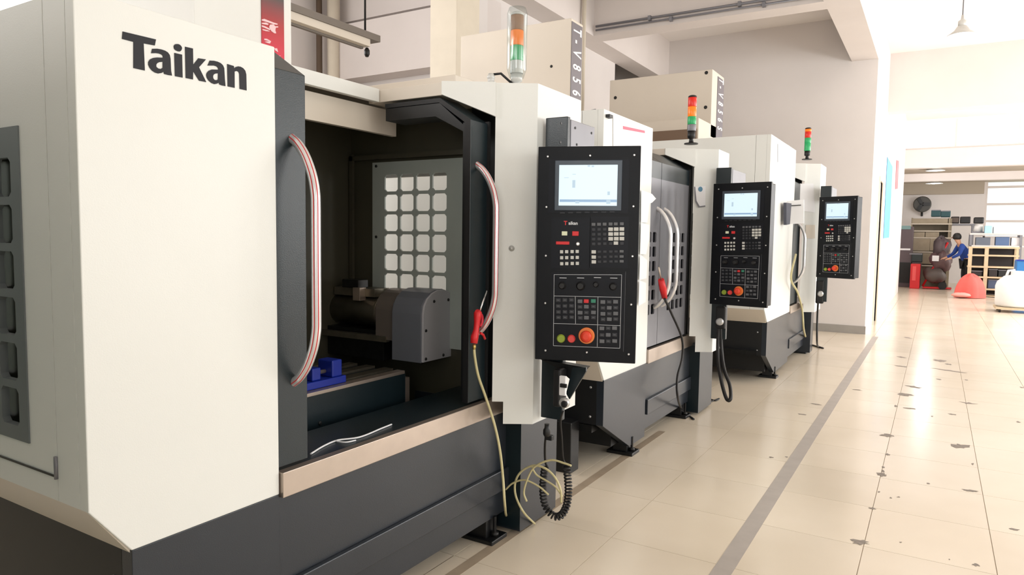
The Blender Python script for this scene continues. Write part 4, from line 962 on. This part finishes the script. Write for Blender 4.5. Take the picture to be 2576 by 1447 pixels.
# clipboard bundle on machine 3
cb = thing('clipboard', U(1990, 565, X=-1.38), 'clipboard holding a thick bundle of white papers, farthest machine', 'clipboard')
c0 = [U(x, y, X=-1.42) for x, y in ((1971, 510), (1984, 512), (1980, 564), (1971, 566))]
MB().poly(c0, (.03, 0, 0)).build('board', mat('clip_grey', (70, 72, 84), .5), cb)
c0 = [U(x, y, Y=8.3) for x, y in ((1981, 506), (2022, 502), (2022, 562), (1980, 564))]
MB().poly(c0, (0, .03, 0)).build('sheet_bundle', M_PAPER, cb)
c0 = [U(x, y, Y=8.29) for x, y in ((1985, 517), (2015, 515), (2015, 517), (1985, 519))]
MB().poly(c0, (0, .004, 0)).build('clip', M_BLACK, cb)
# translucent label box top of machine 3
a0 = [(XF3+.002, U(x, y, X=XF3)[1], U(x, y, X=XF3)[2]) for x, y in ((1956, 362), (1984, 366), (1982, 412), (1956, 408))]
tag(MB().poly(a0, (.003, 0, 0)).build('label_sheet', mat('faded_sheet', (226, 224, 222), .6)), 'faded square label at the top of the farthest machine', 'label')
# bent guard rail on top of machine 2 and dark notch
gr = thing('guard_rail', U(1465, 300, Y=4.3), 'bent grey rail on the roof of the second machine', 'rail')
MB().tube([U(1462, 287, Y=4.3), U(1470, 284, Y=4.3), U(1498, 277, Y=4.3), U(1503, 281, Y=4.3), U(1503, 300, Y=4.3)], .009, 8).build('rail', M_GREYM, gr)
MB().box(*[v for v in (U(1510, 290, Y=3.95)[0], U(1534, 290, Y=3.95)[0], 3.95, 4.0, U(1520, 296, Y=3.95)[2], U(1520, 288, Y=3.95)[2])]).build('roof_gap', M_BLACK, m2)

# ================================================================== CORRIDOR AND FAR WORKSHOP
def onC(px, py): q = U(px, py, X=XC+.004); return (XC+.004, q[1], q[2])
tag(MB().poly([onC(2232, 395), onC(2245, 420), onC(2236, 598), onC(2222, 600)], (.006, 0, 0)).build('poster', M_SKYB), 'tall blue poster on the bright corridor wall', 'poster')
tag(MB().poly([onC(2255, 403), onC(2261, 405), onC(2258, 475), onC(2252, 476)], (.006, 0, 0)).build('banner', M_PINK), 'narrow red banner on the bright corridor wall', 'banner')
def at(px, py, Y): return U(px, py, Y=Y)
def fbox(mb, px0, py0, px1, py1, Y, D, mi=0):
    a = at(px0, py0, Y); b = at(px1, py1, Y); mb.box(a[0], b[0], Y, Y+D, max(b[2], 0.0), a[2], mi); return mb
def clampz(z): return max(z, 0)
# tan drawer cabinet with shelf boards
YD = 27.5
dc = thing('storage_bench', (at(2340, 700, YD)[0], YD, 0), 'drab brown storage bench with stacked shelves in the far workshop', 'storage')
fbox(MB(), 2292, 566, 2388, 566.1, YD, .8)
a = at(2292, 545, YD); b = at(2388, 690, YD)
zf = lambda py, Y=YD: at(2340, py, Y)[2]
MB().box(a[0], b[0], YD+.75, YD+.8, 0, zf(548)).build('back_board', M_DRAW, dc)
for px in (2292, 2386): x_ = at(px, 600, YD)[0]; MB().box(x_-.02, x_+.02, YD, YD+.75, 0, zf(548)).build('upright', M_DRAW, dc)
for py in (563, 581, 598, 634, 668): MB().box(a[0], b[0], YD-.03, YD+.75, zf(py)-.03, zf(py)+.015).build('shelf', mat('pale_board', (192, 182, 166), .5), dc)
for k, (p0_, p1_, y0q, y1q) in enumerate(((2294, 2326, 584, 597), (2328, 2362, 584, 597), (2294, 2338, 600, 632), (2340, 2384, 600, 632), (2294, 2384, 636, 666), (2294, 2384, 550, 562))):
    A = at(p0_, y0q, YD); B = at(p1_, y1q, YD); MB().box(A[0], B[0], YD-.02, YD+.6, B[2], A[2]).build('drawer', M_DRAW, dc, bevel=.01)
def fthing(name, px0, py0, px1, py1, Y, D, m, label, cat, extras=(), floor=False, bevel=.02):
    A = at(px0, py0, Y); B = at(px1, py1, Y); z0 = 0 if floor else B[2]
    t = thing(name, ((A[0]+B[0])/2, Y+D/2, z0), label, cat)
    MB().box(A[0], B[0], Y, Y+D, z0, A[2]).build('body', m, t, bevel=bevel)
    for (nm, p0, q0_, p1_, q1_, m_) in extras:
        a_ = at(p0, q0_, Y); b_ = at(p1_, q1_, Y); MB().box(a_[0], b_[0], Y-.03, Y, b_[2], a_[2]).build(nm, m_, t)
    return t
M_TEALB = mat('teal_box', (30, 74, 80), .5); M_DKBOX = mat('dark_box', (40, 34, 34), .6); M_PLUM = mat('plum_grey', (96, 84, 88), .5, .2)
fthing('teal_crate', 2343, 528, 2366, 545, 27.6, .4, M_TEALB, 'left teal crate on top of the storage bench', 'crate', [('rim', 2343, 528, 2366, 530, M_GREYM)])
fthing('teal_crate', 2367, 530, 2391, 546, 27.6, .4, M_TEALB, 'right teal crate on top of the storage bench', 'crate', [('rim', 2367, 530, 2391, 532, M_GREYM)])
fthing('dark_monitor', 2393, 545, 2413, 562, 28.4, .3, M_DKBOX, 'left of two dark boxes beside the teal crates', 'box', [('front', 2395, 548, 2411, 560, mat('mid_brown', (92, 78, 70), .5))])
fthing('dark_monitor', 2416, 545, 2441, 562, 28.4, .3, M_DKBOX, 'right and larger of two dark boxes beside the teal crates', 'box', [('front', 2418, 547, 2439, 560, M_BLACK)])
tb2 = thing('far_table', (at(2420, 600, 28.4)[0], 28.6, 0), 'grey table carrying the two dark boxes in the far workshop', 'table')
A = at(2392, 563, 28.4); B = at(2443, 575, 28.4); MB().box(A[0]-.1, B[0]+.1, 28.3, 29.0, A[2]-.06, A[2]-.002).build('table_top', M_GREYM, tb2)
for x_ in (A[0]-.05, B[0]+.05):
    for y_ in (28.35, 28.95): MB().box(x_-.03, x_+.03, y_-.03, y_+.03, 0, A[2]-.06).build('leg', M_GREYM, tb2)
fthing('low_cabinet', 2262, 570, 2291, 715, 27.0, .42, M_PLUM, 'dark low cabinet with a teal top, left edge of the far workshop', 'cabinet', [('teal_top', 2262, 568, 2291, 577, mat('teal_top', (120, 150, 150), .5)), ('shelf_edge', 2265, 625, 2290, 630, M_PAPER), ('door', 2264, 660, 2288, 712, M_BLACK)], floor=True)
fthing('red_crate', 2291, 664, 2313, 715, 26.2, .5, M_RED, 'upright red crate on the floor near the corridor wall', 'crate', [('slot', 2296, 670, 2303, 706, mat('crate_pink', (240, 90, 90), .5))], floor=True)
fthing('green_drum', 2294, 637, 2320, 660, 26.9, .4, mat('dark_green', (34, 48, 48), .4), 'dark green container above the red crate', 'container', [('lid', 2288, 637, 2320, 641, M_GREYM)])
# stool / table to carry it
st_ = thing('small_stand', (at(2304, 700, 26.9)[0], 27.1, 0), 'small dark stand under the dark green container', 'stand')
z_ = at(2304, 660, 26.9)[2]; x0s = at(2295, 660, 26.9)[0]; x1s = at(2318, 660, 26.9)[0]
MB().box(x0s, x1s, 26.9, 27.3, z_-.03, z_-.002).build('top', M_PLUM, st_)
for x_ in (x0s+.02, x1s-.02):
    for y_ in (26.93, 27.27): MB().box(x_-.02, x_+.02, y_-.02, y_+.02, 0, z_-.03).build('leg', M_PLUM, st_)
# wrapped bundle on a red hand truck
hb = thing('hand_truck', (at(2355, 700, 26.4)[0], 26.5, 0), 'red hand truck loaded with grey wrapped bundles', 'hand truck')
B0 = at(2322, 700, 26.4); B1 = at(2362, 650, 26.4)
zz0 = .06
MB().tube([(B0[0], 26.5, .08), (B1[0], 26.5, B1[2]), (at(2385, 610, 26.4)[0], 26.5, at(2385, 610, 26.4)[2])], .03, 8).tube([(B0[0], 26.8, .08), (B1[0], 26.8, B1[2]), (at(2385, 610, 26.4)[0], 26.8, at(2385, 610, 26.4)[2])], .03, 8).build('frame', M_RED, hb)
MB().box(B0[0], B0[0]+.8, 26.35, 26.9, .02, .06).build('toe_plate', M_RED, hb)
for y_ in (26.3, 26.95): MB().lathe([(.12, 0), (.12, .06)], (B0[0]+.55, y_, .12), axis='y', n=16).build('wheel', M_RUBBER, hb)
def blob(name, px, py, Y, rx, ry, rz, m, parent, seed, amp=.12):
    c = at(px, py, Y); rnd = random.Random(seed); V = []; Fc = []; n1_, n2_ = 9, 14; ph = [rnd.uniform(0, 6) for _ in range(6)]
    for i in range(n1_+1):
        th = PI*i/n1_
        for j in range(n2_):
            f = 2*PI*j/n2_; k = 1+amp*math.sin(3*f+ph[0])*math.sin(2*th+ph[1])+amp*.6*math.sin(5*f+ph[2]+3*th)
            V.append((c[0]+rx*k*math.sin(th)*math.cos(f), Y+ry*k*math.sin(th)*math.sin(f), c[2]+rz*k*math.cos(th)))
    for i in range(n1_):
        for j in range(n2_): Fc.append((i*n2_+j, i*n2_+(j+1) % n2_, (i+1)*n2_+(j+1) % n2_, (i+1)*n2_+j))
    V = [(x, y, max(z, .012)) for x, y, z in V]
    mb = MB(); mb.add(V, Fc, 0, True); return mb.build(name, m, parent)
blob('wrapped_bundle', 2368, 622, 26.6, .24, .2, .32, M_PLUM, hb, 1, .2); blob('wrapped_bundle', 2368, 655, 26.6, .30, .25, .34, mat('plum_b', (104, 80, 82), .4), hb, 2, .2); blob('wrapped_bundle', 2350, 692, 26.6, .32, .3, .26, mat('plum_c', (98, 88, 84), .5), hb, 3)
MB().box(at(2345, 650, 26.2)[0], at(2362, 650, 26.2)[0], 26.2, 26.25, at(2345, 657, 26.2)[2], at(2345, 643, 26.2)[2]).build('white_glint', M_PAPER, hb)  # white slab paints a reflection on the wrapped bundles
# wall fan
fn = at(2320, 514, 30.6)
wf = thing('wall_fan', (fn[0], 30.9, fn[2]), 'round black wall fan above the storage bench', 'fan')
MB().lathe([(.27, 0), (.30, .03), (.30, .09), (.2, .14), (.06, .16)], (fn[0], 30.6, fn[2]), axis='y', n=24).build('guard', mat('fan_grey', (70, 68, 64), .5), wf)
for k in range(3):
    a_ = k*2*PI/3; MB().obox((fn[0]+.13*math.cos(a_), 30.57, fn[2]+.13*math.sin(a_)), (math.cos(a_), 0, math.sin(a_)), (0, 1, 0), (-math.sin(a_), 0, math.cos(a_)), .12, .012, .06).build('blade', M_BLACK, wf)
MB().tube([(fn[0], 30.75, fn[2]-.2), (fn[0], 30.95, fn[2]-.42)], .04, 8).build('wall_arm', M_BLACK, wf)
# salmon covered heap
mo = thing('covered_heap', (at(2440, 740, 22.8)[0], 22.9, 0), 'salmon pink cloth draped over a heap on the floor', 'cloth')
c = at(2441, 716, 22.9); V = []
mb = MB(); nA_, nB_ = 12, 26; V = []; Fc = []
for i in range(nA_+1):
    s_ = i/nA_
    for j in range(nB_):
        f = 2*PI*j/nB_; r = .34*(math.sin(s_*PI/2)**.9)*(1+.12*math.sin(4*f+1)*s_+.05*math.sin(9*f)); V.append((c[0]+r*math.cos(f), 22.9+r*.75*math.sin(f), .012+.62*(math.cos(s_*PI/2)**.9)*(1+.08*math.sin(3*f))))
for i in range(nA_):
    for j in range(nB_): Fc.append((i*nB_+j, i*nB_+(j+1) % nB_, (i+1)*nB_+(j+1) % nB_, (i+1)*nB_+j))
mb.add(V, Fc, 0, True); mb.build('cloth', M_SALMON, mo)
blob('cloth_tail', 2418, 742, 22.6, .22, .2, .06, mat('pale_pink', (244, 170, 160), .8), mo, 5)
# tan shelf rack at right
YS = 23.6
rk = thing('shelf_rack', (at(2500, 755, YS)[0], YS+.3, 0), 'tan wooden shelf rack with dark contents, right side of the far workshop', 'shelf')
xs = [at(px, 690, YS)[0] for px in (2438, 2479, 2556)]
zz_ = [clampz(at(2480, py, YS)[2]) for py in (625, 645, 674, 700, 730, 752)]
for x_ in xs[:2]: MB().box(x_-.045, x_+.045, YS, YS+.05, 0, zz_[0]).build('upright', M_TAN, rk)
MB().box(xs[2]-.03, xs[2]+.03, YS, YS+.05, 0, zz_[0]).build('upright', M_TAN, rk)
for x_ in xs: MB().box(x_-.03, x_+.03, YS+.5, YS+.55, 0, zz_[0]).build('upright', M_TAN, rk)
for z_ in zz_: MB().box(xs[0]-.05, xs[2]+.05, YS-.01, YS+.55, z_-.0 if z_ > .05 else .02, z_+.045).build('shelf', M_TAN, rk)
MB().box(xs[0], xs[2], YS+.55, YS+.57, .05, zz_[0]).build('back_panel', M_DKBOX, rk)
items = [(2488, 676, 2508, 697, M_DKBOX, 'dark box on the upper middle shelf of the tan rack', 'box'), (2512, 678, 2530, 697, M_BLACK, 'black box beside the dark box on the tan rack', 'box'), (2486, 702, 2512, 727, mat('slate_blue', (70, 84, 110), .5), 'slate blue bin low on the tan rack', 'bin'), (2518, 704, 2534, 727, M_BLACK, 'black bin right of the slate blue bin on the tan rack', 'bin'), (2445, 680, 2470, 697, M_DKBOX, 'dark case on the left bay of the tan rack', 'box')]
for (a0_, b0_, a1_, b1_, m_, lb_, ct) in items:
    A = at(a0_, b0_, YS+.1); B = at(a1_, b1_, YS+.1); zsh = max([z for z in zz_ if z < A[2]-.02]+[0])+.047
    t = thing('shelf_box', ((A[0]+B[0])/2, YS+.25, zsh), lb_, ct); MB().box(A[0], B[0], YS+.08, YS+.45, zsh, max(A[2], zsh+.12)-.03).build('body', m_, t, bevel=.01)
    MB().box(A[0]-.008, B[0]+.008, YS+.07, YS+.46, max(A[2], zsh+.12)-.03, max(A[2], zsh+.12)-.01).build('rim', M_GREYM, t)
# work table above the rack with boxes, by the window
YT = 25.2
wt = thing('work_table', (at(2520, 700, YT)[0], YT+.4, 0), 'long pale work table below the bright window', 'table')
xt0 = at(2440, 590, YT)[0]; xt1 = at(2576, 590, YT)[0]+1.2; zt2 = at(2520, 587, YT)[2]; zt3 = at(2520, 618, YT)[2]
MB().box(xt0, xt1, YT, YT+.8, zt2-.05, zt2).build('table_top', M_BEAM, wt); MB().box(xt0, xt1, YT, YT+.8, zt3-.04, zt3).build('lower_shelf', M_BEAM, wt)
for x_ in (xt0+.03, (xt0+xt1)/2, xt1-.03):
    for y_ in (YT+.03, YT+.77): MB().box(x_-.03, x_+.03, y_-.03, y_+.03, 0, zt2-.05).build('leg', M_GREYM, wt)
for (a0_, b0_, a1_, m_, lb_, z_) in ((2478, 568, 2496, mat('pale_cyan', (170, 210, 226), .6), 'pale cyan carton on the work table', zt2), (2500, 570, 2514, M_PAPER, 'white carton right of the cyan carton on the work table', zt2), (2505, 596, 2540, mat('slate_blue2', (88, 112, 150), .6), 'slate blue carton on the lower shelf of the work table', zt3), (2545, 598, 2572, M_PAPER, 'white carton on the lower shelf of the work table', zt3), (2455, 597, 2492, mat('grey_blue', (104, 112, 124), .6), 'grey carton at the left end of the lower shelf of the work table', zt3)):
    A = at(a0_, b0_, YT+.1); B = at(a1_, b0_, YT+.1)
    t = thing('carton', ((A[0]+B[0])/2, YT+.3, z_), lb_, 'carton'); MB().box(A[0], B[0], YT+.1, YT+.5, z_+.001, A[2]).build('body', m_, t, bevel=.008)
    MB().box(A[0]+.02, B[0]-.02, YT+.28, YT+.32, A[2], A[2]+.004).build('tape', M_CREAM, t)
# small machine with dark head on the table
q = at(2460, 585, YT+.3)
sm_ = thing('bench_drill', (q[0], YT+.5, zt2), 'white bench machine with a dark head, left end of the work table', 'machine')
MB().box(q[0]-.15, q[0]+.15, YT+.35, YT+.65, zt2+.001, zt2+.05).build('foot_plate', M_GREYM, sm_)
MB().tube([(q[0], YT+.5, zt2+.05), (q[0]+.03, YT+.5, at(2466, 565, YT+.5)[2])], [.13, .1], 12).build('body', M_BARREL, sm_)
MB().box(q[0]-.12, q[0]+.14, YT+.35, YT+.65, at(2466, 561, YT+.5)[2]-.02, at(2466, 547, YT+.5)[2]).build('head', M_BLACK, sm_, bevel=.03)
# blue bin and white drum
fthing('blue_bin', 2558, 655, 2590, 705, 21.0, .6, mat('bin_blue', (36, 112, 176), .45), 'blue plastic bin behind the white drum at the right edge', 'bin', [('rim', 2556, 653, 2592, 657, M_BLUE)], floor=True)
dq = at(2556, 780, 18.9)
du = thing('white_drum', (dq[0], 18.9, 0), 'large white plastic drum on a low dolly at the right edge', 'drum')
zd0 = .12; zd1 = at(2556, 700, 18.9)[2]
MB().lathe([(.36, 0), (.40, .04), (.41, zd1*.6), (.38, zd1-.2), (.26, zd1-.08), (.14, zd1-.05), (.14, zd1+.03), (.08, zd1+.04)], (dq[0], 18.9, zd0), n=28).build('drum_body', M_BARREL, du)
MB().tube([(dq[0]-.22, 18.9, zd1+.0), (dq[0]-.18, 18.9, zd1+.16), (dq[0]-.06, 18.9, zd1+.17)], .03, 8).build('handle', M_BARREL, du)
MB().box(dq[0]-.4, dq[0]+.4, 18.5, 19.3, .07, .115).build('dolly_plate', M_TAN, du)
for sx_ in (-.32, .32):
    for sy_ in (-.32, .32): MB().lathe([(.035, -.02), (.035, .02)], (dq[0]+sx_, 18.9+sy_, .035), axis='x', n=12).build('castor', M_RUBBER, du)

# ------------------------------------------------------------------ person
def skin_mesh(name, pts, edges, radii, m, parent, root=0, sub=2):
    me = bpy.data.meshes.new(name); me.from_pydata(pts, edges, []); me.materials.append(m)
    o = bpy.data.objects.new(name, me); COL.objects.link(o)
    mo_ = o.modifiers.new('skin', 'SKIN'); mo_.use_smooth_shade = True
    for i, r in enumerate(radii): v = me.skin_vertices[0].data[i]; v.radius = (r, r)
    me.skin_vertices[0].data[root].use_root = True
    s_ = o.modifiers.new('sub', 'SUBSURF'); s_.levels = sub; s_.render_levels = sub
    o.parent = parent; return o
def person(base, yaw, label):
    t = thing('person', base, label, 'person'); t.rotation_euler = (0, 0, yaw)
    # leaning forward (towards -x), stooping over the bench
    J_ = dict(pelvis=(0, 0, .95), waist=(-.05, 0, 1.10), chest=(-.16, 0, 1.32), neck=(-.24, 0, 1.48), head0=(-.29, 0, 1.58), head=(-.33, 0, 1.68),
        hl=(0, .1, .9), kl=(-.05, .11, .5), al=(.03, .12, .09), tl=(-.13, .13, .04), hr=(0, -.1, .9), kr=(.0, -.11, .5), ar=(.1, -.12, .09), tr=(-.06, -.13, .04),
        sl=(-.2, .19, 1.42), el=(-.32, .25, 1.17), wl=(-.52, .2, 1.05), ml=(-.6, .19, 1.02), sr=(-.2, -.19, 1.42), er=(-.3, -.26, 1.16), wr=(-.5, -.22, 1.04), mr=(-.58, -.21, 1.01))
    R_ = dict(pelvis=.14, waist=.13, chest=.15, neck=.06, head0=.075, head=.105, hl=.1, kl=.065, al=.045, tl=.035, hr=.1, kr=.065, ar=.045, tr=.035, sl=.07, el=.045, wl=.03, ml=.035, sr=.07, er=.045, wr=.03, mr=.035)
    E_ = [('pelvis','waist'),('waist','chest'),('chest','neck'),('neck','head0'),('head0','head'),('pelvis','hl'),('hl','kl'),('kl','al'),('al','tl'),('pelvis','hr'),('hr','kr'),('kr','ar'),('ar','tr'),('chest','sl'),('sl','el'),('el','wl'),('wl','ml'),('chest','sr'),('sr','er'),('er','wr'),('wr','mr')]
    for sd, mk in ((1, 'ml'), (-1, 'mr')):
        b_ = J_[mk]
        for k in range(5):
            off = (k-2)*.018; L_ = (.05, .07, .08, .075, .06)[k]
            a1 = 'f%s%da' % (mk, k); a2 = 'f%s%db' % (mk, k)
            if k == 0: J_[a1] = (b_[0]-.01, b_[1]-sd*.045, b_[2]-.01); J_[a2] = (b_[0]-.04, b_[1]-sd*.06, b_[2]-.03)
            else: J_[a1] = (b_[0]-L_*.6, b_[1]+off, b_[2]-.01); J_[a2] = (b_[0]-L_, b_[1]+off, b_[2]-.04)
            R_[a1] = .009; R_[a2] = .008; E_ += [(mk, a1), (a1, a2)]
    def sub(keys, sc, m, nm, root):
        ks = [k for k in J_ if k in keys] if keys else list(J_)
        return skin_mesh(nm, [J_[k] for k in ks], [(ks.index(a_), ks.index(b_)) for a_, b_ in E_ if a_ in ks and b_ in ks], [R_[k]*sc for k in ks], m, t, ks.index(root))
    sub(None, 1., M_SKIN, 'body', 'pelvis')
    sub(['pelvis', 'waist', 'chest', 'sl', 'el', 'wl', 'sr', 'er', 'wr'], 1.22, M_SHIRT, 'shirt', 'pelvis')
    sub(['pelvis', 'hl', 'kl', 'al', 'hr', 'kr', 'ar'], 1.25, M_TROUS, 'trousers', 'pelvis')
    h = J_['head']
    mb = MB(); mb.lathe([(.002, .125), (.06, .115), (.10, .07), (.118, .01), (.112, -.05), (.08, -.08)], (h[0]+.015, h[1], h[2]+.01), n=18)
    o = mb.build('hair', M_HAIR, None); o.parent = t; o.location = tuple(np.array(ORG[o.name]))
    mb = MB(); mb.box(h[0]-.135, h[0]-.10, -.012, .012, h[2]-.03, h[2]+.0)
    for s_ in (-1, 1): mb.lathe([(.012, 0), (.006, .01)], (h[0]-.09, s_*.035, h[2]+.01), ax=((0, 1, 0), (0, 0, 1), (-1, 0, 0)), n=8)
    o = mb.build('face_features', mat('dark_skin', (120, 80, 64), .6), None); o.parent = t; o.location = tuple(np.array(ORG[o.name]))
    return t
pq = at(2424, 730, 25.6)
person((pq[0]+.05, 25.5, 0), .25, 'person in blue shirt and black trousers, stooping to the left behind the pink heap')
GR = {'machining_centre': 'machining centres standing in a row', 'curled_sheet': 'curled sheets on the edge of the second machine', 'hand_pendant': 'hand pendants under the control panels', 'pendant_lamp': 'pendant lamps',
      'teal_crate': 'teal crates on the storage bench', 'dark_monitor': 'dark boxes beside the teal crates', 'carton': 'cartons on the work table', 'shelf_box': 'boxes on the tan rack', 'conduit': 'grey conduits on the cross beam', 'air_hose': 'air hoses', 'air_gun': 'red air guns'}
for o in bpy.data.objects:
    if o.parent is None and o.name.split('.')[0] in GR: o['group'] = GR[o.name.split('.')[0]]
